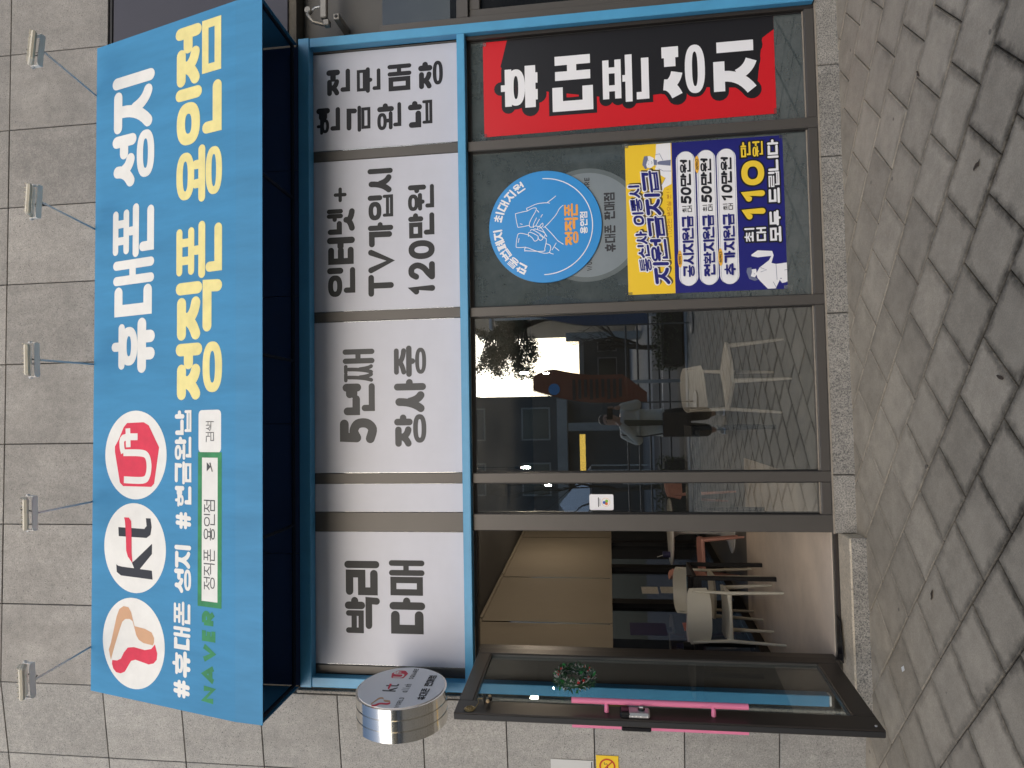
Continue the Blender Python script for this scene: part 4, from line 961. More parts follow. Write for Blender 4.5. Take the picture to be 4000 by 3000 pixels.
# ================================================================ round blade sign
M['face'] = mat('lightbox_face', (0.80, 0.79, 0.82), 0.4)
BC0 = Vector((-1.724, -0.365, 2.917)); bdir = Vector((-0.05, -0.59, 0)).normalized()     # along the face, away from the wall
bn = Vector((-bdir.y, bdir.x, 0)); bn = bn if bn.x > 0 else -bn                            # faces the street end of the row
RB = 0.288
blade = thing('blade_sign', 'round stainless steel light box sign mounted beside the door', 'sign', (BC0.x - 0.1, 0.0, 2.63))
MB().lathe([(RB - 0.012, -0.002), (RB, 0.0), (RB, 0.062), (RB - 0.007, 0.066), (RB, 0.070), (RB, 0.132), (RB - 0.007, 0.136), (RB, 0.140), (RB, 0.205), (RB - 0.012, 0.207)], BC0, -bn, 96).build('steel_rim', M['steel'], blade, smooth=True)
MB().lathe([(RB - 0.013, 0.0), (RB - 0.013, 0.004)], BC0 + bn * 0.0025, bn, 96).build('sign_face', M['face'], blade)
MB().box(-1.90, -0.08, 2.86, -1.78, 0.0, 2.97, 0.006).build('mount', M['steel'], blade)
BFr = dict(O=BC0 + bn * 0.0068, U=-bdir, V=(0, 0, 1), N=bn)
def BP(): return Print(**BFr)
p = BP()
def sb(s, z): return (0.29 - s, z - 2.917)
logo_set(BP, blade, [(0.29 - 0.497, 0.063), (0.29 - 0.311, 0.064), (0.29 - 0.124, 0.068)], 0.076, lift=0.0006, disc=False, k=1.0)
p = BP(); p.line('WORLD', 0.29 - 0.558, -0.062, 0.29 - 0.430, -0.032, 0.16, 0.0006, gap=0.18); p.line('alleh', 0.29 - 0.365, -0.058, 0.29 - 0.253, -0.012, 0.10, 0.0006, gap=0.2); p.line('SQUARE', 0.29 - 0.186, -0.045, 0.29 - 0.036, -0.014, 0.16, 0.0006, gap=0.18)
p.build('lettering', M['char2'], blade)
p = BP(); p.line('휴대폰 판매점', 0.29 - 0.451, -0.192, 0.29 - 0.126, -0.140, 0.19, 0.0006, gap=0.06); p.build('lettering', M['char1'], blade)

# ================================================================ open glass door (built closed in local space, then swung)
door = thing('glass_door', 'open glass door with dark bronze frame and pink pull handles', 'door')
DW = 0.839
def dbar(n, s0, z0, s1, z1, y0=-0.022, y1=0.022, m='brown_dark', bev=0.004): return MB().box(s0, y0, z0, s1, y1, z1, bev).build(n, M[m], door)
dbar('hinge_stile', 0.0, 0.180, 0.078, 2.470); dbar('lock_stile', 0.702, 0.180, DW, 2.470)
dbar('top_rail', 0.0785, 2.385, 0.7015, 2.470); dbar('bottom_rail', 0.0785, 0.180, 0.7015, 0.300)
for a, b, c, d in ((0.0785, 0.3002, 0.7015, 0.306), (0.0785, 2.379, 0.7015, 2.3848)): dbar('glazing_bead', a, b, c, d, -0.016, 0.016, 'brown', 0.0)
for a in (0.0785, 0.696): dbar('glazing_bead', a, 0.3065, a + 0.0055, 2.3785, -0.016, 0.016, 'brown', 0.0)
dbar('pane', 0.0845, 0.3065, 0.6955, 2.3785, -0.004, 0.004, 'glass_clear', 0.0)
dbar('edge_strip', DW + 0.0005, 0.182, DW + 0.004, 2.468, -0.014, 0.014, 'gasket', 0.0)
for sd_ in (1, -1):
    h = MB().tube([(0.745, sd_ * 0.070, 0.850), (0.745, sd_ * 0.070, 1.810)], 0.0165, 14).build('pull_handle', M['pink'], door, smooth=True)
    for z in (1.615, 1.036): MB().tube([(0.768, sd_ * 0.0225, z), (0.766, sd_ * 0.050, z), (0.747, sd_ * 0.066, z)], [0.0135, 0.0125, 0.009], 10).build('standoff', M['pink'], h, smooth=True)
M['silver'] = mat('satin_silver', (0.55, 0.55, 0.56), 0.3, 0.7); M['lockblack'] = mat('lock_black', (0.012, 0.012, 0.014), 0.15)
lk = MB().box(0.752, 0.0225, 1.380, 0.834, 0.052, 1.540, 0.010).build('digital_lock', M['silver'], door)
MB().box(0.749, 0.024, 1.487, 0.836, 0.0545, 1.542, 0.008).build('lock_cover', M['lockblack'], lk)
MB().lathe([(0.020, 0.0), (0.020, 0.004), (0.014, 0.008)], (0.785, 0.0525, 1.425), (0, 1, 0), 20).build('turn_knob', M['lockblack'], lk)
MB().box(0.781, 0.061, 1.415, 0.789, 0.068, 1.437, 0.002).build('knob_grip', M['white_plastic'], lk)
for z in (1.395, 1.430, 1.455, 1.475): MB().lathe([(0.005, 0), (0.004, 0.002)], (0.8345, 0.038, z), (1, 0, 0), 10).build('screw', M['white_plastic'], lk)
MB().box(0.760, -0.050, 1.375, 0.834, -0.0225, 1.535, 0.006).build('keypad', M['lockblack'], door)
MB().lathe([(0.008, 0), (0.006, 0.004)], (0.80, 0.0222, 0.215), (0, 1, 0), 12).build('bolt', M['galv'], door)
# local +x runs from the hinge, local +y is the room side of a closed door
_ang = math.atan2(-0.99486, -0.10127)
DOOR_M = Matrix.Translation((-1.60, 0.0, 0)) @ Matrix.Rotation(_ang, 4, 'Z')
door.matrix_world = DOOR_M
def on_door(s, off, z): return DOOR_M @ Vector((s, off, z))
floor_pivot = thing('floor_hinge', 'black floor spring cover set in the doorstep', 'hinge', (-1.52, 0.03, 0.1))
MB().prism([(-1.610, 0.0, 0.1185), (-1.36, 0.045, 0.1185), (-1.33, 0.115, 0.1185), (-1.610, 0.125, 0.1185)], (0, 0, 0.006)).build('cover_plate', M['lockblack'], floor_pivot)

# wreath and door chime hanging on the door
M['leaf_a'] = mat('wreath_leaf_dark', (0.022, 0.070, 0.030), 0.5); M['leaf_b'] = mat('wreath_leaf_bright', (0.03, 0.27, 0.06), 0.4); M['tinsel'] = mat('frosted_tip', (0.42, 0.42, 0.40), 0.5); M['berry'] = mat('red_berry', (0.45, 0.02, 0.02), 0.3)
wr = thing('wreath', 'small green wreath with red berries hung on the door glass', 'wreath', on_door(0.40, 0.02, 1.66))
WC = on_door(0.40, 0.035, 1.808); wu = (on_door(1, 0, 0) - on_door(0, 0, 0)); wv = Vector((0, 0, 1)); wn = (on_door(0, 1, 0) - on_door(0, 0, 0))
def ringp(a, r, o=0.0): return WC + (wu * math.cos(a) * 1.12 + wv * math.sin(a)) * r + wn * o
MB().tube([ringp(2 * math.pi * i / 28, 0.097) for i in range(29)], 0.016, 8, cap=False).build('ring', M['leaf_a'], wr)
rw = random.Random(5)
for nm, m, cnt, ln, wd in (('leaves', 'leaf_a', 420, 0.038, 0.0055), ('frosted_tips', 'tinsel', 330, 0.030, 0.0038), ('bright_leaves', 'leaf_b', 18, 0.045, 0.014)):
    mb = MB()
    for _ in range(cnt):
        a = rw.uniform(0, 2 * math.pi); q = rw.uniform(0, 2 * math.pi); base = ringp(a, 0.097 + 0.016 * math.cos(q), 0.016 * math.sin(q))
        rad = (base - ringp(a, 0.097)).normalized(); tan = (ringp(a + 0.1, 0.097) - ringp(a, 0.097)).normalized()
        d = (rad * rw.uniform(0.4, 1.0) + tan * rw.uniform(-0.9, 0.9) + wn * rw.uniform(-0.1, 0.4)).normalized(); sd2 = d.cross(Vector((rw.gauss(0, 1), rw.gauss(0, 1), rw.gauss(0, 1)))).normalized(); l = ln * rw.uniform(0.6, 1.15)
        mb.quad(base, base + d * l * 0.5 + sd2 * wd, base + d * l, base + d * l * 0.5 - sd2 * wd)
    tag(mb.build(nm, M[m], wr), kind='stuff')
for i in range(15):
    a = rw.uniform(0, 6.28); MB().ball(ringp(a, 0.10 + rw.uniform(-0.012, 0.02), 0.022), rw.uniform(0.006, 0.010), 8, 5).build('berry', M['berry'], wr, smooth=True)
M['brass'] = mat('dark_brass', (0.33, 0.25, 0.12), 0.35, 0.8, var=0.3, vscale=40); M['wood'] = mat('pale_wood', (0.50, 0.36, 0.20), 0.6); M['brass_dark'] = mat('black_brass', (0.04, 0.035, 0.03), 0.4, 0.5)
chm = thing('door_chime', 'small brass door chime with bell and wooden beads at door top', 'chime', on_door(0.75, 0.02, 2.25))
MB().lathe([(0.030, 0), (0.032, 0.003), (0.026, 0.006)], on_door(0.80, 0.023, 2.385), wn, 24).build('medallion', M['brass'], chm)
for i in range(9):
    a = i * 0.7; MB().ball(on_door(0.80 + 0.017 * math.cos(a), 0.031, 2.385 + 0.017 * math.sin(a)), 0.005, 6, 4).build('stud', M['brass'], chm)
MB().tube([on_door(0.80, 0.028, 2.355), on_door(0.755, 0.040, 2.340), on_door(0.725, 0.045, 2.352), on_door(0.722, 0.045, 2.325)], 0.003, 6).build('hook', M['brass'], chm)
MB().lathe([(0.004, 0.012), (0.012, 0.006), (0.026, 0.0), (0.024, -0.004), (0.004, -0.002)], on_door(0.722, 0.045, 2.312), (0, 0, 1), 18).build('bell_cap', M['brass_dark'], chm)
for ds_, dz in ((-0.028, 2.287), (0.026, 2.289)): MB().ball(on_door(0.722 + ds_, 0.045, dz), 0.011, 10, 6).build('bead', M['wood'], chm, smooth=True)
MB().ball(on_door(0.722, 0.045, 2.279), 0.012, 10, 6).build('clapper', M['brass_dark'], chm, smooth=True)
MB().tube([on_door(0.722, 0.045, 2.31), on_door(0.722, 0.045, 2.225)], 0.0015, 5).build('cord', M['brass_dark'], chm)

# ================================================================ notices on the granite wall (left wall is turned 8 degrees)
LM = Matrix.Translation((-1.937, 0.0, 0)) @ Matrix.Rotation(math.radians(-8), 4, 'Z')
def on_wall(x, off, z): return LM @ Vector((x + 1.937, -off, z))
wU = (on_wall(1, 0, 0) - on_wall(0, 0, 0)).normalized(); wN = (on_wall(0, 1, 0) - on_wall(0, 0, 0)).normalized()
def plate(name, x0, z0, x1, z1, m, parent, off=0.002, th=0.003):
    return MB().prism([on_wall(x0, off, z0), on_wall(x1, off, z0), on_wall(x1, off, z1), on_wall(x0, off, z1)], wN * th).build(name, m, parent)
M['plate_grey'] = mat('enamel_plate', (0.56, 0.56, 0.55), 0.3, var=0.05); M['warn'] = mat('warning_yellow', (0.82, 0.55, 0.02), 0.4)
pl = thing('wall_plate', 'pale grey metal notice plate screwed to the granite wall', 'plate', on_wall(-2.45, 0, 1.718))
plate('plate_sheet', -2.62, 1.722, -2.325, 2.010, M['plate_grey'], pl); plate('plate_border', -2.61, 1.730, -2.333, 1.738, M['char2'], pl, 0.0052, 0.0006)
sm = thing('no_smoking_sign', 'small yellow no smoking sign below the grey plate', 'sign', on_wall(-2.36, 0, 1.554))
plate('sign_sheet', -2.470, 1.556, -2.283, 1.704, M['warn'], sm)
SF = dict(O=on_wall(-2.356, 0.0052, 1.630), U=wU, V=(0, 0, 1), N=wN)
p = Print(**SF); p.ribbon([(-0.030, 0.0), (-0.004, 0.0)], 0, 0.010, 0.0004); p.ribbon(catmull([(0.004, 0.0), (0.016, 0.004), (0.012, 0.018), (0.026, 0.020)]), 0, 0.004, 0.0004); p.build('cigarette', M['f_black'], sm)
M['s_red'] = mat('sign_red', (0.50, 0.045, 0.01), 0.4)
p = Print(**SF); p.ribbon(ell(0, 0, 0.048, 0.048, 40), 1, 0.011, 0.0012); p.ribbon([(-0.033, 0.033), (0.033, -0.033)], 0, 0.009, 0.0012); p.build('prohibition_ring', M['s_red'], sm)
bn2 = thing('door_notice', 'white notice with yellow middle stuck to the door glass behind the pink handle', 'notice', on_door(0.6, -0.006, 1.42))
def dplate(n, s0, z0, s1, z1, o0, o1, m): return MB().prism([on_door(s0, o0, z0), on_door(s1, o0, z0), on_door(s1, o0, z1), on_door(s0, o0, z1)], on_door(0, o1, 0) - on_door(0, o0, 0)).build(n, m, bn2)
dplate('paper', 0.575, 1.415, 0.692, 1.645, -0.0046, -0.0052, M['b_white']); dplate('yellow_block', 0.582, 1.500, 0.690, 1.612, -0.00435, -0.0045, M['p_gold'])

# ================================================================ next unit at the right edge
M['dglass'] = glass_mat('neighbour_glass', (0.10, 0.10, 0.11), 0.07, smudge=0.03, film=(0.012, 0.013, 0.015), film_op=0.9)
nb = thing('neighbour_shopfront', 'dark neighbouring shopfront with navy fascia at the right edge', 'shopfront', (3.3, 0.05, 0))
MB().box(2.805, 0.02, 3.86, 4.4, 0.30, 5.285, 0.004).build('fascia', M['navy'], nb)
MB().box(2.800, 0.012, 5.288, 4.4, 0.30, 5.306).build('fascia_cap', M['gasket'], nb)
MB().box(2.805, 0.28, 3.16, 4.4, 0.30, 3.855).build('recess', M['black'], nb)
for a, b, c, d, y in ((2.803, 0.14, 2.862, 3.16, 0.03), (2.863, 2.50, 4.4, 2.585, 0.032), (2.863, 0.14, 2.93, 2.499, 0.062), (2.931, 2.42, 4.4, 2.498, 0.063), (2.931, 0.14, 4.4, 0.24, 0.061)):
    MB().box(a, y, b, c, 0.15, d, 0.003).build('frame_bar', M['brown'], nb)
MB().box(2.863, 0.10, 2.586, 4.4, 0.106, 3.158).build('pane', M['dglass'], nb)
MB().box(2.932, 0.10, 0.241, 4.4, 0.106, 2.419).build('pane', M['dglass'], nb)
MB().box(2.80, 0.31, 0.0, 4.4, 0.34, 3.9).build('backing', M['black'], nb)
M['alum'] = mat('weathered_aluminium', (0.25, 0.235, 0.21), 0.45, 0.6, var=0.15, vscale=25)
br = thing('folding_arm_fitting', 'folded aluminium arm fitting under the navy fascia', 'fitting', (2.98, -0.02, 3.5))  # folding awning arm with its bracket
MB().box(2.90, -0.075, 3.52, 3.6, -0.035, 3.57, 0.006).build('square_bar', M['alum'], br)
MB().box(2.84, -0.08, 3.50, 2.885, -0.03, 3.545, 0.005).build('end_block', M['alum'], br)
MB().box(2.886, -0.060, 3.43, 2.93, 0.198, 3.475, 0.004).build('wall_bracket', M['alum'], br)
MB().tube([(2.86, -0.055, 3.55), (2.875, -0.075, 3.62), (2.93, -0.08, 3.66), (2.965, -0.06, 3.645)], [0.016, 0.015, 0.014, 0.016], 10).build('cast_elbow', M['alum'], br, smooth=True)
MB().tube([(2.955, -0.06, 3.65), (2.985, -0.062, 3.61), (2.99, -0.06, 3.575)], 0.007, 8).build('link_rod', M['galv'], br)
MB().lathe([(0.022, -0.02), (0.026, -0.012), (0.026, 0.012), (0.022, 0.02)], (2.968, -0.06, 3.662), (0, 1, 0), 16).build('pivot', M['alum'], br, smooth=True)
MB().lathe([(0.013, 0), (0.010, 0.006)], (2.908, -0.061, 3.452), (0, -1, 0), 12).build('bolt', M['gasket'], br)

# ================================================================ inside the shop
FZ = 0.128
M['floor'] = mat('worn_shop_floor', (0.150, 0.140, 0.122), 0.42, var=0.22, vscale=2.2, detail=6)
M['wall_in'] = mat('dark_shop_wall', (0.09, 0.088, 0.085), 0.7, var=0.05)
M['ceil'] = mat('shop_ceiling', (0.08, 0.078, 0.075), 0.85)
M['blind'] = mat('beige_roller_blind', (0.300, 0.262, 0.205), 0.75, var=0.05, vscale=1.5, bump=0.05, bscale=300)
M['post'] = mat('black_window_post', (0.014, 0.014, 0.015), 0.4, 0.2)
M['chair_w'] = mat('cream_chair_plastic', (0.70, 0.66, 0.55), 0.42, var=0.02)
M['chair_b'] = mat('beige_chair_plastic', (0.62, 0.53, 0.45), 0.45, var=0.02)
M['chair_p'] = mat('pink_chair_plastic', (0.60, 0.30, 0.24), 0.45, var=0.02)
M['tblack'] = mat('black_table_steel', (0.010, 0.010, 0.011), 0.45, 0.2)
M['twhite'] = mat('white_table_lacquer', (0.72, 0.71, 0.68), 0.25)
M['paper'] = mat('loose_paper', (0.62, 0.58, 0.60), 0.7, var=0.1, vscale=8)
tag(MB().box(-2.75, 0.135, 0.0, 3.4, 8.6, FZ - 0.001).build('shop_floor', M['floor']), kind='structure')
M['floor_daylight'] = mat('painted_daylight_floor', (0.70, 0.59, 0.485), 0.40, var=0.16, vscale=2.4, detail=6)  # paler copy of the shop floor, doorway daylight put into the colour
tag(MB().box(-2.40, 0.136, FZ - 0.01, -0.50, 3.1, FZ + 0.003).build('daylight_floor_patch', M['floor_daylight']), kind='structure')  # added sheet, stands in for the pool of daylight inside the open door
tag(MB().box(-2.9, 0.17, 3.02, 3.4, 8.6, 3.06).build('shop_ceiling', M['ceil']), kind='structure')
tag(MB().box(3.30, 0.16, FZ, 3.36, 8.6, 3.02).build('shop_wall_right', M['wall_in']), kind='structure')
tag(MB().box(-2.7, 8.5, FZ, 3.3, 8.56, 3.02).build('shop_wall_back', M['wall_in']), kind='structure')
tag(MB().box(-2.9, 0.31, FZ, -1.83, 0.36, 3.02).build('shop_wall_front', M['wall_in']), kind='structure')
tag(MB().box(-1.83, 0.152, 3.021, 3.29, 0.30, 3.79).build('shop_bulkhead', M['wall_in']), kind='structure')
# glazed side wall, slightly splayed: from (-2.45, 0.4) to (-1.87, 8.4)
SA, SB = Vector((-2.46, 0.40, 0)), Vector((-1.86, 8.40, 0)); sdir = (SB - SA).normalized(); snor = Vector((sdir.y, -sdir.x, 0)); SLEN = (SB - SA).length
def sw(d, off, z): return SA + sdir * d + snor * off + Vector((0, 0, z))
def sbox(name, d0, z0, d1, z1, o0, o1, m, parent):
    return MB().prism([sw(d0, o0, z0), sw(d1, o0, z0), sw(d1, o0, z1), sw(d0, o0, z1)], snor * (o1 - o0)).build(name, m, parent)
side = thing('side_glazing', 'black framed side windows of the shop seen through the doorway', 'window', SA + Vector((0, 0, FZ)))
POSTS = [0.15, 1.55, 3.05, 4.45, 5.75, 7.05]
for d in POSTS: sbox('post', d, FZ, d + 0.16, 3.02, -0.03, 0.06, M['post'], side)
sbox('sill', 0.0, FZ, SLEN, FZ + 0.09, -0.03, 0.10, M['post'], side)
M['side_pane'] = glass_mat('side_window_glass', (0.35, 0.36, 0.38), 0.08, smudge=0.04)
for a, b in zip(POSTS, POSTS[1:] + [SLEN]): sbox('pane', a + 0.161, FZ + 0.091, b - 0.001, 3.01, 0.0, 0.006, M['side_pane'], side)
tag(MB().box(-4.3, 0.45, FZ, -4.2, 8.6, 3.1).build('corridor_wall', mat('dim_corridor', (0.055, 0.058, 0.06), 0.8, var=0.2, vscale=1.0)), kind='structure')
tag(MB().box(-4.3, 0.45, -0.01, -2.76, 8.6, 0.1).build('corridor_floor', mat('dim_corridor_floor', (0.08, 0.075, 0.07), 0.5)), kind='structure')
for k, (a, b) in enumerate(((0.2, 2.30), (2.33, 3.85), (3.88, 5.9), (5.93, 7.9))):
    t = thing('roller_blind', ['beige roller blind nearest the doorway, half lowered', 'second beige roller blind from the doorway, beside the dark gap', 'third beige roller blind deeper in the shop', 'farthest beige roller blind in the shop'][k], 'blind', sw((a + b) / 2, 0.1, 1.55), group='roller blinds on the side windows')
    sbox('blind_cloth', a, 1.605, b, 2.98, 0.090, 0.092, M['blind'], t); sbox('hem_bar', a, 1.580, b, 1.606, 0.085, 0.097, M['blind'], t)
    MB().tube([sw(a, 0.11, 2.985), sw(b, 0.11, 2.985)], 0.02, 10).build('roller', M['blind'], t)
# papers and a leaflet rack stuck to the side panes
M['leaf_navy'] = mat('navy_leaflet', (0.03, 0.03, 0.09), 0.5, var=0.2, vscale=30); M['leaf_pink'] = mat('pink_leaflet', (0.42, 0.16, 0.15), 0.6, var=0.15, vscale=20); M['leaf_white'] = mat('white_leaflet', (0.50, 0.48, 0.44), 0.6, var=0.25, vscale=45)
for k, (d, z, w, h, m, lb) in enumerate(((3.55, 1.02, 0.26, 0.20, 'leaf_white', 'white printed leaflet on the side window'), (3.58, 0.80, 0.24, 0.19, 'leaf_white', 'white price leaflet below another leaflet on the side window'), (2.25, 1.02, 0.34, 0.38, 'leaf_navy', 'dark navy notice on the side window behind the white chair'), (2.40, 0.62, 0.22, 0.22, 'leaf_pink', 'pink leaflet low on the side window'), (0.95, 0.80, 0.24, 0.25, 'leaf_navy', 'navy leaflet near the open door'), (1.22, 0.78, 0.20, 0.20, 'leaf_white', 'pale leaflet beside the navy one near the open door'))):
    tag(sbox('leaflet', d, z, d + w, z + h, 0.0085, 0.0105, M[m], None), lb, 'leaflet', 'leaflets on the side windows')

# chairs: shell seat, curved back band, four tapered legs
def chair(label, m, loc, rz, group):
    t = thing('plastic_chair', label, 'chair', (0, 0, 0), group=group)
    # seat, slightly dished, front at +y
    mb = MB(); n = 10; Wd, Dp = 0.22, 0.215
    for lay in (0, 1):
        for j in range(n + 1):
            for i in range(n + 1):
                u, v = i / n * 2 - 1, j / n * 2 - 1
                k = math.sqrt(max(0.0, 1 - 0.5 * u * u * v * v * 1.1)); x = u * Wd * (0.93 if v < 0 else 1.0) * math.sqrt(1 - v * v * 0.10); y = v * Dp * math.sqrt(1 - u * u * 0.16)
                z = 0.452 - 0.014 * (1 - u * u) * (1 - v * v) + 0.012 * u * u - (0.022 if lay else 0) * 1.0
                mb.v.append((x, y, z))
    w = n + 1; o = w * w
    for j in range(n):
        for i in range(n):
            k = j * w + i; mb.f.append((k, k + 1, k + w + 1, k + w)); mb.f.append((o + k, o + k + w, o + k + w + 1, o + k + 1))
    edge = [i for i in range(w)] + [j * w + n for j in range(1, w)] + [n * w + i for i in range(n - 1, -1, -1)] + [j * w for j in range(n - 1, 0, -1)]
    for a, b in zip(edge, edge[1:] + edge[:1]): mb.f.append((a, o + a, o + b, b))
    mb.build('seat', m, t, smooth=True)
    # back band: wide, curved round the sitter, rounded corners
    mb = MB(); nu, nv = 18, 8
    for lay in (0, 1):
        for j in range(nv + 1):
            for i in range(nu + 1):
                u = i / nu * 2 - 1; v = j / nv
                hh = 0.105 * (1 - 0.28 * abs(u) ** 5); zc = 0.705
                x = u * 0.235; y = -0.245 + 0.075 * u * u - 0.04 * (v - 0.5) + (0.012 if lay else 0.0); z = zc + (v * 2 - 1) * hh
                mb.v.append((x, y, z))
    w = nu + 1; o = w * (nv + 1)
    for j in range(nv):
        for i in range(nu):
            k = j * w + i; mb.f.append((k, k + 1, k + w + 1, k + w)); mb.f.append((o + k, o + k + w, o + k + w + 1, o + k + 1))
    edge = [i for i in range(w)] + [j * w + nu for j in range(1, nv + 1)] + [nv * w + i for i in range(nu - 1, -1, -1)] + [j * w for j in range(nv - 1, 0, -1)]
    for a, b in zip(edge, edge[1:] + edge[:1]): mb.f.append((a, o + a, o + b, b))
    mb.build('backrest', m, t, smooth=True)
    for s in (-1, 1):
        MB().tube([(s * 0.215, -0.185, 0.76), (s * 0.208, -0.190, 0.62), (s * 0.200, -0.195, 0.45), (s * 0.208, -0.215, 0.20), (s * 0.215, -0.235, 0.0)], [(0.012, 0.022), (0.013, 0.020), (0.016, 0.020), (0.014, 0.016), (0.011, 0.012)], 10).build('leg', m, t, smooth=True)
        MB().tube([(s * 0.185, 0.175, 0.44), (s * 0.195, 0.195, 0.22), (s * 0.205, 0.215, 0.0)], [0.019, 0.016, 0.011], 10).build('leg', m, t, smooth=True)
        MB().tube([(s * 0.198, -0.19, 0.435), (s * 0.19, 0.17, 0.435)], [(0.012, 0.012), (0.012, 0.012)], 8).build('side_rail', m, t, smooth=True)
    MB().tube([(-0.198, -0.19, 0.435), (0.198, -0.19, 0.435)], 0.012, 8).build('back_rail', m, t, smooth=True)
    t.location = loc; t.rotation_euler = (0, 0, rz); return t
chair('cream plastic chair with its back to the open doorway', M['chair_w'], (-1.78, 1.72, FZ), math.radians(4), 'plastic chairs in the shop')
chair('cream plastic chair on the far side of the black table', M['chair_w'], (-1.84, 2.62, FZ), math.radians(184), 'plastic chairs in the shop')
chair('pink plastic chair side on at the round white table', M['chair_p'], (-1.62, 3.42, FZ), math.radians(-82), 'plastic chairs in the shop')
chair('pink plastic chair partly hidden by the brown door post', M['chair_p'], (-1.02, 3.95, FZ), math.radians(60), 'plastic chairs in the shop')
chair('beige plastic chair behind the big reflecting pane', M['chair_b'], (0.30, 1.28, FZ), math.radians(215), 'plastic chairs in the shop')
def table(label, x0, y0, x1, y1, h, loc=FZ):
    t = thing('black_table', label, 'table', ((x0 + x1) / 2, (y0 + y1) / 2, loc))
    MB().box(x0, y0, loc + h - 0.03, x1, y1, loc + h, 0.004).build('table_top', M['tblack'], t)
    for x in (x0 + 0.02, x1 - 0.02):
        for y in (y0 + 0.02, y1 - 0.02): MB().box(x - 0.018, y - 0.018, loc, x + 0.018, y + 0.018, loc + h - 0.0302, 0.003).build('leg', M['tblack'], t)
    MB().box(x0 + 0.02, y0 + 0.004, loc + h - 0.07, x1 - 0.02, y0 + 0.034, loc + h - 0.031).build('apron', M['tblack'], t)
    return t
table('black square legged table by the doorway strewn with papers', -2.28, 1.74, -1.47, 2.36, 0.72)
table('black table standing inside behind the reflecting pane', -0.95, 1.58, -0.12, 2.20, 0.72)
for k, (x, y, a) in enumerate(((-1.95, 1.98, 0.3), (-1.82, 2.12, -0.5), (-2.05, 2.15, 1.0))):
    o = MB().box(-0.105, -0.148, 0, 0.105, 0.148, 0.004 + 0.003 * k).build('paper_stack', M['paper']); o.location = (x, y, FZ + 0.7205 + 0.0055 * k); o.rotation_euler = (0, 0, a)
    tag(o, ['loose papers on the black table near its front', 'loose papers in the middle of the black table', 'loose papers at the back of the black table'][k], 'papers', 'papers on the black table')
pc = thing('pen_cup', 'small black pen cup on the black table', 'cup', (-2.15, 1.92, FZ + 0.7205))
MB().lathe([(0.036, 0), (0.040, 0.09), (0.036, 0.088)], (-2.15, 1.92, FZ + 0.7205), (0, 0, 1), 16).build('cup', M['post'], pc, smooth=True)
for k in range(3): MB().tube([(-2.15 + 0.01 * k, 1.92, FZ + 0.78), (-2.17 + 0.02 * k, 1.91, FZ + 0.87)], 0.004, 6).build('pen', M['leaf_navy'], pc)
bx = MB().box(-1.66, 1.84, FZ + 0.7205, -1.50, 1.93, FZ + 0.765, 0.004).build('black_box', M['lockblack']); tag(bx, 'flat black box on the corner of the black table', 'box')
rt = thing('round_table', 'round white pedestal table among pink chairs', 'table', (-1.45, 4.05, FZ))
MB().lathe([(0.39, 0.715), (0.40, 0.722), (0.40, 0.734), (0.39, 0.740)], (-1.45, 4.05, FZ), (0, 0, 1), 40).build('table_top', M['twhite'], rt, smooth=True)
MB().lathe([(0.26, 0.0), (0.255, 0.012), (0.12, 0.05), (0.05, 0.14), (0.032, 0.35), (0.04, 0.62), (0.09, 0.712)], (-1.45, 4.05, FZ), (0, 0, 1), 32).build('pedestal', M['twhite'], rt, smooth=True)
c2 = thing('pen_cup', 'navy pen cup on the round white table', 'cup', (-1.72, 3.98, FZ + 0.741)); MB().lathe([(0.036, 0), (0.036, 0.09)], (-1.72, 3.98, FZ + 0.741), (0, 0, 1), 16).build('cup', M['leaf_navy'], c2); MB().tube([(-1.72, 3.98, FZ + 0.80), (-1.75, 3.97, FZ + 0.90)], 0.004, 6).build('pen', M['twhite'], c2)
# lit pendant lamps over the room
M['bulb'] = emit_mat('warm_bulb', (1.0, 0.82, 0.62), 520.0)
PEND = [(-0.55, 2.6), (0.45, 2.6), (1.6, 2.6), (-1.0, 5.2), (0.6, 5.2), (2.0, 5.2)]
PL = ['first', 'second', 'third']
for k, (x, y) in enumerate(PEND):
    t = thing('pendant_lamp', '%s hanging filament lamp from the left in the %s row inside' % (PL[k % 3], 'front' if k < 3 else 'back'), 'lamp', (x, y, 3.02), group='warm filament lamps inside')
    MB().tube([(x, y, 3.02), (x, y, 2.56)], 0.003, 6).build('cord', M['post'], t)
    MB().lathe([(0.012, 0.0), (0.02, -0.03), (0.018, -0.07)], (x, y, 2.57), (0, 0, 1), 12).build('socket', M['post'], t)
    MB().lathe([(0.006, 0.0), (0.011, -0.02), (0.011, -0.07), (0.005, -0.09)], (x, y, 2.495), (0, 0, 1), 12).build('bulb', M['bulb'], t, smooth=True)

# ================================================================ the street behind the camera, seen mirrored in the panes
M['asphalt'] = mat('asphalt', (0.055, 0.055, 0.057), 0.85, var=0.2, vscale=3, bump=0.2, bscale=90)
M['conc'] = mat('pale_concrete', (0.30, 0.295, 0.28), 0.8, var=0.12, vscale=1.2)
M['bgrey'] = mat('grey_render', (0.085, 0.088, 0.09), 0.8, var=0.10, vscale=0.4)
M['bdark'] = mat('dark_cladding', (0.055, 0.057, 0.06), 0.6, var=0.1)
M['win'] = mat('dark_window', (0.02, 0.024, 0.028), 0.12)
M['hedge'] = mat('hedge_leaf', (0.055, 0.070, 0.022), 0.6, var=0.4, vscale=12)
M['soil'] = mat('bare_soil', (0.075, 0.058, 0.040), 0.95, var=0.3, vscale=6)
M['bark'] = mat('dark_bark', (0.050, 0.042, 0.034), 0.9, var=0.3, vscale=12)
M['needle'] = mat('pine_needle', (0.035, 0.060, 0.030), 0.6, var=0.35, vscale=5)
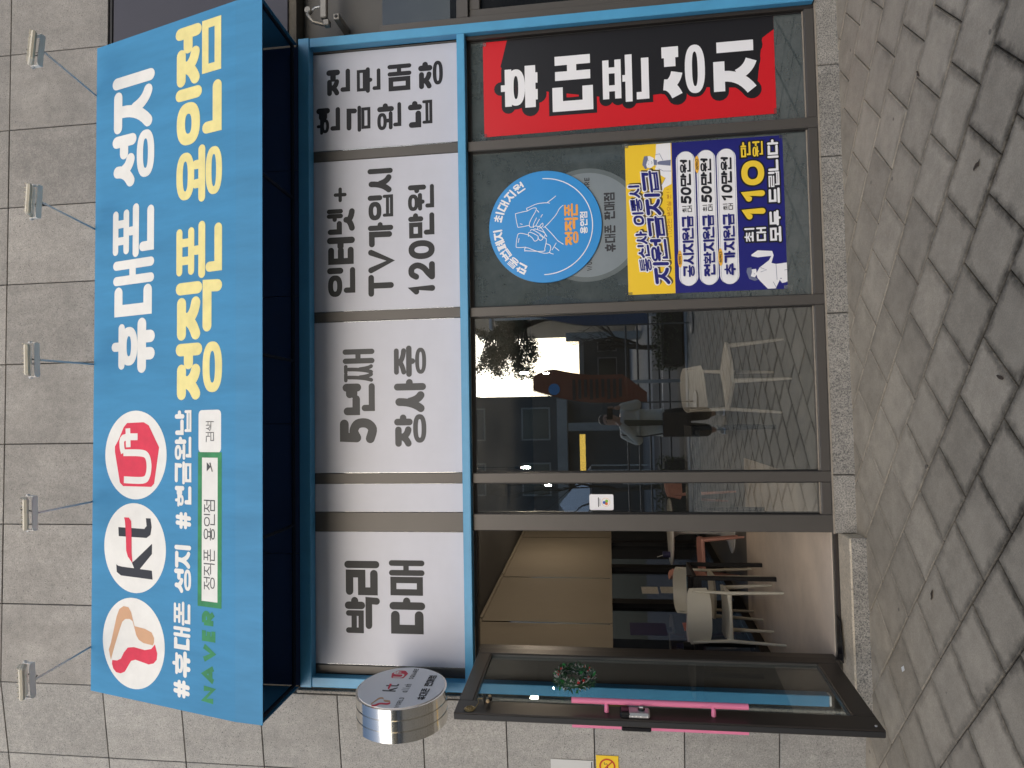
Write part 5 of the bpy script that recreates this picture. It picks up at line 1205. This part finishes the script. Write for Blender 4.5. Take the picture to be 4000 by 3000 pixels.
M['rail'] = mat('painted_rail', (0.10, 0.10, 0.10), 0.5, 0.3); M['postw'] = mat('pale_post', (0.50, 0.50, 0.48), 0.5)
tag(MB().quad((-200, -220, -0.03), (200, -220, -0.03), (200, 30, -0.03), (-200, 30, -0.03)).build('ground', M['conc']), kind='structure')
tag(MB().quad((-80, -21, -0.022), (80, -21, -0.022), (80, -11.4, -0.022), (-80, -11.4, -0.022)).build('road', M['asphalt']), kind='structure')
kerb = tag(MB().box(-60, -9.55, -0.05, 60, -9.2, 0.02, 0.01).build('kerb', M['conc']), kind='structure')
tag(MB().box(-60, -11.38, -0.05, 60, -9.56, 0.0).build('planting_strip', M['soil']), kind='structure')
mk = MB()
for k in range(-12, 13): mk.quad((k * 5.0, -16.28, -0.018), (k * 5.0 + 2.6, -16.28, -0.018), (k * 5.0 + 2.6, -16.13, -0.018), (k * 5.0, -16.13, -0.018))
tag(mk.build('lane_marking', M['b_white']), kind='structure')
# roadside railing
fr = thing('roadside_railing', 'dark steel railing with pale posts along the road', 'railing', (2, -10.6, 0))
for z in (0.25, 0.47, 0.68, 0.92, 1.17): MB().tube([(-12, -10.6, z), (12, -10.6, z)], 0.022, 8).build('rail', M['rail'], fr)
for k in range(-5, 6): MB().box(k * 2.2 - 0.04 + 0.7, -10.64, 0.0, k * 2.2 + 0.04 + 0.7, -10.56, 1.30, 0.005).build('post', M['postw'], fr)
def leaf_cloud(n, fn, size, rnd, name, m, parent):
    mb = MB()
    for _ in range(n):
        c = fn(); a = Vector((rnd.gauss(0, 1), rnd.gauss(0, 1), rnd.gauss(0, 1))).normalized(); b = a.cross(Vector((rnd.gauss(0, 1), rnd.gauss(0, 1), rnd.gauss(0, 1)))).normalized(); s = size * rnd.uniform(0.6, 1.3)
        mb.quad(c - a * s, c + b * s * 0.45, c + a * s, c - b * s * 0.45)
    return tag(mb.build(name, m, parent), kind='stuff')
rs = random.Random(3)
for k, (x0, x1) in enumerate(((0.9, 3.4), (-4.2, -0.9))):
    h = thing('hedge', ['low clipped hedge right of the person, mirrored in the pane', 'low clipped hedge left of the person, mirrored in the pane'][k], 'hedge', ((x0 + x1) / 2, -10.0, 0))
    leaf_cloud(2600, lambda: Vector((rs.uniform(x0, x1), -9.95 + rs.uniform(-0.3, 0.3), 0.02 + abs(rs.betavariate(2, 1.6)) * 0.62 + 0.05 * math.sin(7 * rs.random()))), 0.035, rs, 'foliage', M['hedge'], h)
    MB().box(x0 + 0.06, -10.2, 0.0, x1 - 0.06, -9.72, 0.46, 0.05).build('stems', M['bark'], h)
# pine and two bare trees
def branch(mb, p, d, ln, r, depth, rnd, tips, spread=0.6, up=0.15):
    pts = [p]; q = p.copy(); dd = d.copy(); n = 4
    for i in range(n):
        dd = (dd + Vector((rnd.gauss(0, .14), rnd.gauss(0, .14), rnd.gauss(0, .10) + up * 0.15))).normalized(); q = q + dd * ln / n; pts.append(q.copy())
    mb.tube(pts, [r * (1 - 0.45 * i / n) for i in range(n + 1)], 6 if depth > 1 else 4, cap=False)
    tips.append(q.copy())
    if depth <= 0: return
    for i in range(rnd.choice((2, 3, 3))):
        k = rnd.choice((2, 3, 4)); nd = (dd + Vector((rnd.gauss(0, spread), rnd.gauss(0, spread), rnd.gauss(0, spread) * 0.7 + up))).normalized()
        branch(mb, pts[k], nd, ln * rnd.uniform(0.55, 0.8), r * 0.52, depth - 1, rnd, tips, spread, up)
for k, (x, y, h, sd_) in enumerate(((1.55, -12.2, 1.55, 21), (2.5, -12.6, 1.6, 8), (-1.9, -12.8, 1.9, 14))):
    t = thing('bare_tree', ['bare street tree mirrored below the sky gap', 'bare street tree mirrored at the right of the big pane', 'bare street tree mirrored left of the person'][k], 'tree', (x, y, 0), group='bare street trees')
    mb = MB(); tips = []; branch(mb, Vector((x, y, -0.02)), Vector((0, 0, 1)), h, 0.075, 5, random.Random(sd_), tips, 0.55, 0.30); mb.build('trunk', M['bark'], t)
pt = thing('pine_tree', 'pine tree mirrored against the bright sky in the big pane', 'tree', (3.1, -14.6, 0))
mb = MB(); pr = random.Random(4); tr = [Vector((3.1, -14.6, 0)), Vector((3.0, -14.6, 1.8)), Vector((2.7, -14.5, 3.4)), Vector((2.35, -14.5, 4.3)), Vector((2.2, -14.5, 5.0))]
mb.tube(tr, [0.14, 0.12, 0.09, 0.06, 0.02], 8)
clumps = []
for i in range(60):
    f = pr.uniform(0.60, 1.0); k = min(int(f * 4), 3); p0 = tr[k].lerp(tr[k + 1], f * 4 - k); a = pr.choice((pr.uniform(0, 6.28), pr.uniform(2.4, 3.9))); ln = pr.uniform(0.4, 1.55) * (1.3 - 0.55 * f)
    p1 = p0 + Vector((math.cos(a) * ln, math.sin(a) * ln, pr.uniform(-0.35, 0.25))); mb.tube([p0, p0.lerp(p1, 0.5) + Vector((0, 0, 0.05)), p1], [0.022, 0.015, 0.006], 5)
    clumps += [p1, p1, p0.lerp(p1, 0.8), p0.lerp(p1, 0.6)]
mb.build('trunk', M['bark'], pt)
def cl():
    c = pr.choice(clumps); return c + Vector((pr.gauss(0, 0.09), pr.gauss(0, 0.09), pr.gauss(0, 0.08)))
leaf_cloud(11000, cl, 0.045, pr, 'crown', M['needle'], pt)
lp = thing('street_lamp', 'tall grey street lamp post mirrored beside the pine', 'lamp', (2.25, -11.0, 0))
MB().tube([(2.25, -11.0, 0), (2.25, -11.0, 4.2)], [0.055, 0.035], 10).build('pole', M['galv'], lp); MB().box(2.0, -11.1, 4.2, 2.5, -10.9, 4.28, 0.02).build('lamp_head', M['galv'], lp)
# feather flags
def feather(label, x, y, w, h, z0, m, lean, group, disc=None):
    t = thing('feather_flag', label, 'flag', (x, y, 0), group=group)
    pole = [Vector((x, y, 0.02))] + [Vector((x + lean * (max(0, (k / 10 - 0.55)) ** 1.7) * 1.9 * w, y, 0.3 + (h - 0.3) * k / 10)) for k in range(11)]
    MB().tube(pole, [0.014] * 6 + [0.011, 0.010, 0.008, 0.006, 0.005, 0.004], 8).build('pole', M['rail'], t)
    MB().lathe([(0.20, 0.0), (0.20, 0.03), (0.03, 0.07)], (x, y, 0.0), (0, 0, 1), 24).build('base', M['rail'], t)
    mb = MB(); n = 24; rows = []
    for k in range(n + 1):
        f = k / n; z = z0 + (h - 0.03 - z0) * f; q = (z - 0.3) / (h - 0.3); px = x + lean * (max(0, q - 0.55) ** 1.7) * 1.9 * w
        wid = w * min(1.0, 0.35 + f * 3.2) * (1 - max(0, f - 0.80) ** 1.5 * 5.2); rows.append((px + lean * 0.012, max(px + lean * max(wid, 0.02), -99) if lean > 0 else px + lean * max(wid, 0.02), z))
    for k in range(n):
        a, b = rows[k], rows[k + 1]
        wav = lambda xx, zz: y + 0.03 * math.sin(zz * 4 + xx * 6)
        mb.quad((a[0], wav(a[0], a[2]), a[2]), (a[1], wav(a[1], a[2]), a[2]), (b[1], wav(b[1], b[2]), b[2]), (b[0], wav(b[0], b[2]), b[2]))
    o = mb.build('cloth', m, t); s = o.modifiers.new('thick', 'SOLIDIFY'); s.thickness = 0.003
    if disc:
        MB().lathe([(0.105, 0), (0.105, 0.004)], (x + lean * 0.27, y + 0.045, h - 0.42), (0, 1, 0), 32).build('logo_disc', M['d_blue'], t)
        mbt = MB()
        for k in range(9):
            zz = h - 0.78 - k * 0.105; mbt.box(x + lean * 0.27 - (0.20 - 0.02 * (k % 3)), y + 0.040, zz - 0.032, x + lean * 0.27 + 0.17, y + 0.044, zz + 0.024)
        mbt.build('print_lines', M['f_black'], t)
    return t
M['flag_o'] = mat('flag_orange', (0.235, 0.062, 0.030), 0.6); M['flag_b'] = mat('flag_blue', (0.035, 0.08, 0.17), 0.6)
feather('orange feather flag with blue round logo mirrored in the big pane', 0.20, -7.9, 0.52, 2.98, 0.88, M['flag_o'], 1, 'feather flags', True)
feather('blue feather flag mirrored at the right of the big pane', 1.66, -8.2, 0.50, 3.0, 0.82, M['flag_b'], 1, 'feather flags')
# opposite buildings
def building(name, label, x0, x1, y, h, depth, m, cols, rows, wz0, wh, ww):
    t = thing(name, label, 'building', ((x0 + x1) / 2, y, 0))
    MB().box(x0, y - depth, -0.02, x1, y, h).build('wall', m, t); MB().box(x0 - 0.15, y - depth, h + 0.001, x1 + 0.15, y + 0.15, h + 0.35).build('parapet', M['conc'], t)
    for r in range(rows):
        for c in range(cols):
            xc = x0 + (x1 - x0) * (c + 0.5) / cols; z0 = wz0 + r * 3.3
            w = MB().box(xc - ww / 2 - 0.08, y + 0.002, z0 - 0.08, xc + ww / 2 + 0.08, y + 0.06, z0 + wh + 0.08).build('window', M['conc'], t)
            MB().box(xc - ww / 2, y + 0.061, z0, xc + ww / 2, y + 0.065, z0 + wh).build('pane', M['win'], w)
    return t
building('opposite_building', 'grey building across the street mirrored left of the sky', -24, 0.95, -30, 9.0, 10, M['bgrey'], 9, 2, 4.6, 1.3, 1.5)
building('opposite_building', 'grey building across the street mirrored in the filmed panes', 5.0, 30, -30, 9.0, 10, M['bgrey'], 9, 2, 4.6, 1.3, 1.3)
building('far_building', 'low far building mirrored below the pine tree', 0.5, 6.5, -48, 3.4, 8, M['bdark'], 3, 1, 1.0, 1.3, 1.4)
col_t = thing('colonnade', 'pale columns along the ground floor across the street', 'colonnade', (8, -29, 0))
for k in range(9): MB().box(-14 + k * 4.4, -29.4, 0, -13.6 + k * 4.4, -29.0, 3.6, 0.02).build('column', M['conc'], col_t)
MB().box(-16, -29.9, 3.61, 0.9, -28.9, 4.1).build('canopy_slab', M['conc'], col_t)
M['lit_sign'] = emit_mat('lit_yellow_sign', (1.0, 0.62, 0.10), 1.3)
sh = thing('lit_shop_sign', 'lit yellow shop sign across the street mirrored above the person', 'sign', (-1.9, -28.8, 2.7)); MB().box(-3.4, -28.85, 2.70, -0.9, -28.70, 3.05).build('sign_box', M['bdark'], sh); MB().box(-3.35, -28.699, 2.74, -0.95, -28.69, 3.01).build('sign_face', M['lit_sign'], sh)
tent = thing('canopy_tent', 'white peaked canopy tent across the street', 'tent', (-3.6, -24, 0))
mb = MB(); a = [(-5.2, -25.4, 2.4), (-2.2, -25.4, 2.4), (-2.2, -22.6, 2.4), (-5.2, -22.6, 2.4)]; ap = (-3.7, -24, 3.7)
mb.v = a + [ap]; mb.f = [(0, 1, 4), (1, 2, 4), (2, 3, 4), (3, 0, 4)]; o = mb.build('roof_cloth', M['b_white'], tent); o.modifiers.new('thick', 'SOLIDIFY').thickness = 0.01
for x, y, z in a: MB().tube([(x, y, -0.02), (x, y, 2.4)], 0.03, 8).build('leg', M['postw'], tent)

# ================================================================ the person taking the photograph
M['skin'] = mat('skin', (0.42, 0.25, 0.18), 0.5); M['jacket'] = mat('cream_jacket', (0.58, 0.56, 0.49), 0.85, bump=0.5, bscale=14); M['tee'] = mat('olive_tee', (0.07, 0.07, 0.05), 0.85)
M['trouser'] = mat('black_trousers', (0.014, 0.014, 0.016), 0.85, bump=0.3, bscale=10); M['hair'] = mat('black_hair', (0.010, 0.009, 0.008), 0.5); M['shoe'] = mat('pale_canvas_shoe', (0.50, 0.47, 0.40), 0.8); M['bagm'] = mat('dark_brown_bag', (0.050, 0.040, 0.036), 0.7)
per = thing('person', 'person in cream jacket and black trousers photographing, mirrored in the pane', 'person', (-0.13, -5.02, 0))
PX, PY = -0.13, -5.04
def skin(name, verts, edges, radii, m, parent, sub=2, root=0):
    me = bpy.data.meshes.new(name); me.from_pydata([tuple(Vector(v) - Vector((-0.13, -5.02, 0))) for v in verts], edges, []); me.materials.append(m)
    o = bpy.data.objects.new(name, me); COL.objects.link(o); o.parent = parent
    o.modifiers.new('skin', 'SKIN').use_smooth_shade = True
    sv = me.skin_vertices[0].data
    for i, r in enumerate(radii): sv[i].radius = r if isinstance(r, tuple) else (r, r); sv[i].use_root = (i == root)
    o.modifiers.new('sub', 'SUBSURF').levels = sub; o.modifiers['sub'].render_levels = sub
    return o
sh_z = 1.36
# joints: pelvis, chest, neck, head base, head; arms raised to the phone; legs
ELB = {1: (PX + 0.27, PY + 0.10, 1.14), -1: (PX - 0.27, PY + 0.09, 1.13)}
WRI = {1: (0.075, CAM_Y - 0.075, 1.50), -1: (-0.085, CAM_Y - 0.075, 1.49)}
V = [(PX, PY, 0.86), (PX, PY, 1.08), (PX, PY - 0.01, 1.30), (PX + 0.02, PY, 1.42), (PX + 0.04, PY + 0.02, 1.50), (PX + 0.05, PY + 0.03, 1.59), (PX + 0.05, PY + 0.02, 1.67)]
E_ = [(0, 1), (1, 2), (2, 3), (3, 4), (4, 5), (5, 6)]; Rr = [(0.15, 0.11), (0.14, 0.10), (0.16, 0.11), 0.062, (0.066, 0.075), (0.072, 0.090), (0.060, 0.070)]
for s in (1, -1):
    b = len(V); V += [(PX + s * 0.165, PY - 0.01, sh_z), ELB[s], WRI[s]]; E_ += [(2, b), (b, b + 1), (b + 1, b + 2)]; Rr += [0.055, 0.042, 0.028]
    b = len(V); V += [(PX + s * 0.085, PY, 0.80), (PX + s * 0.10, PY + 0.02, 0.46), (PX + s * 0.115, PY, 0.09)]; E_ += [(0, b), (b, b + 1), (b + 1, b + 2)]; Rr += [0.085, 0.06, 0.042]
skin('body', V, E_, Rr, M['skin'], per)
JV = [(PX, PY, 0.84), (PX, PY, 0.98), (PX, PY, 1.14), (PX, PY - 0.01, 1.30), (PX + 0.005, PY - 0.005, 1.39)]; JE = [(0, 1), (1, 2), (2, 3), (3, 4)]; JR = [(0.20, 0.15), (0.195, 0.145), (0.19, 0.14), (0.185, 0.13), (0.085, 0.08)]
for s in (1, -1):
    b = len(JV); e, w_ = Vector(ELB[s]), Vector(WRI[s]); JV += [(PX + s * 0.175, PY - 0.01, 1.345), tuple(e), tuple(e.lerp(w_, 0.82))]; JE += [(3, b), (b, b + 1), (b + 1, b + 2)]; JR += [0.085, 0.075, 0.052]
skin('jacket', JV, JE, JR, M['jacket'], per, root=1)
MB().prism([(PX - 0.038, PY + 0.160, 0.80), (PX + 0.030, PY + 0.160, 0.80), (PX + 0.045, PY + 0.148, 1.36), (PX - 0.045, PY + 0.148, 1.36)], (0, -0.06, 0)).build('tee_shirt', M['tee'], per)
TV = [(PX, PY, 0.90), (PX, PY, 0.80)]; TE = [(0, 1)]; TR = [(0.17, 0.13), (0.18, 0.135)]
for s in (1, -1):
    b = len(TV); TV += [(PX + s * 0.095, PY + 0.005, 0.68), (PX + s * 0.11, PY + 0.025, 0.42), (PX + s * 0.118, PY + 0.01, 0.15)]; TE += [(1, b), (b, b + 1), (b + 1, b + 2)]; TR += [0.115, 0.105, 0.095]
skin('trousers', TV, TE, TR, M['trouser'], per)
for s in (1, -1):
    skin('shoe', [(PX + s * 0.118, PY - 0.05, 0.05), (PX + s * 0.122, PY + 0.04, 0.048), (PX + s * 0.135, PY + 0.15, 0.038)], [(0, 1), (1, 2)], [(0.046, 0.05), (0.048, 0.048), (0.040, 0.034)], M['shoe'], per)
    MB().box(PX + s * 0.128 - 0.045, PY - 0.10, 0.001, PX + s * 0.128 + 0.045, PY + 0.185, 0.018, 0.006).build('sole', M['b_white'], per)
skin('hair', [(PX + 0.05, PY - 0.02, 1.58), (PX + 0.05, PY + 0.0, 1.665), (PX + 0.05, PY + 0.05, 1.690), (PX + 0.05, PY - 0.03, 1.48)], [(0, 1), (1, 2), (0, 3)], [(0.085, 0.088), (0.080, 0.085), (0.058, 0.045), (0.06, 0.05)], M['hair'], per)
MB().lathe([(0.010, 0.0), (0.012, 0.012), (0.004, 0.026)], (PX + 0.05, PY + 0.115, 1.575), (0, 1, -0.3), 10).build('nose', M['skin'], per, smooth=True)
for s in (1, -1): MB().ball((PX + 0.05 + s * 0.03, PY + 0.108, 1.605), 0.010, 8, 5).build('eye', M['hair'], per, smooth=True)
MB().box(PX + 0.028, PY + 0.108, 1.530, PX + 0.072, PY + 0.116, 1.538, 0.003).build('mouth', M['berry'], per)
for s in (1, -1):                                                   # hands round the phone, five fingers each
    w_ = Vector(WRI[s]); pc_ = Vector((s * 0.088 if s > 0 else -0.088, CAM_Y - 0.045, 1.535))
    HVs = [tuple(w_), tuple(pc_)]; HE = [(0, 1)]; HR = [0.026, (0.034, 0.020)]
    for k in range(4):
        b = len(HVs); zz = 1.575 - k * 0.021
        HVs += [(s * 0.092, CAM_Y - 0.040, zz), (s * 0.094, CAM_Y - 0.018, zz + 0.004), (s * 0.074, CAM_Y - 0.0145 - 0.006, zz + 0.006)]; HE += [(1, b), (b, b + 1), (b + 1, b + 2)]; HR += [0.010, 0.009, 0.0078]
    b = len(HVs); HVs += [(s * 0.082, CAM_Y - 0.050, 1.515), (s * 0.062, CAM_Y - 0.046, 1.535)]; HE += [(1, b), (b, b + 1)]; HR += [0.012, 0.010]
    skin('hand', HVs, HE, HR, M['skin'], per, sub=1)
ph = thing('phone', 'black phone held sideways in front of the face, mirrored in the pane', 'phone', (0, CAM_Y - 0.035, 1.52))
MB().box(-0.078, CAM_Y - 0.040, 1.520, 0.082, CAM_Y - 0.031, 1.598, 0.004).build('phone_body', M['lockblack'], ph)
MB().lathe([(0.008, 0), (0.008, 0.002)], (0.0, CAM_Y - 0.0308, CAM_H), (0, 1, 0), 14).build('lens', M['win'], ph)
bag = thing('handbag', 'dark brown flat bag carried in front of the black trousers', 'bag', (PX - 0.03, PY + 0.21, 0.45))
MB().box(PX - 0.20, PY + 0.165, 0.46, PX + 0.14, PY + 0.215, 0.84, 0.012).build('bag_body', M['bagm'], bag)
MB().tube([(PX - 0.15, PY + 0.19, 0.835), (PX - 0.19, PY + 0.20, 1.10), (PX - 0.17, PY + 0.12, 1.38), (PX - 0.16, PY - 0.04, 1.42)], 0.010, 8).build('strap', M['bagm'], bag)
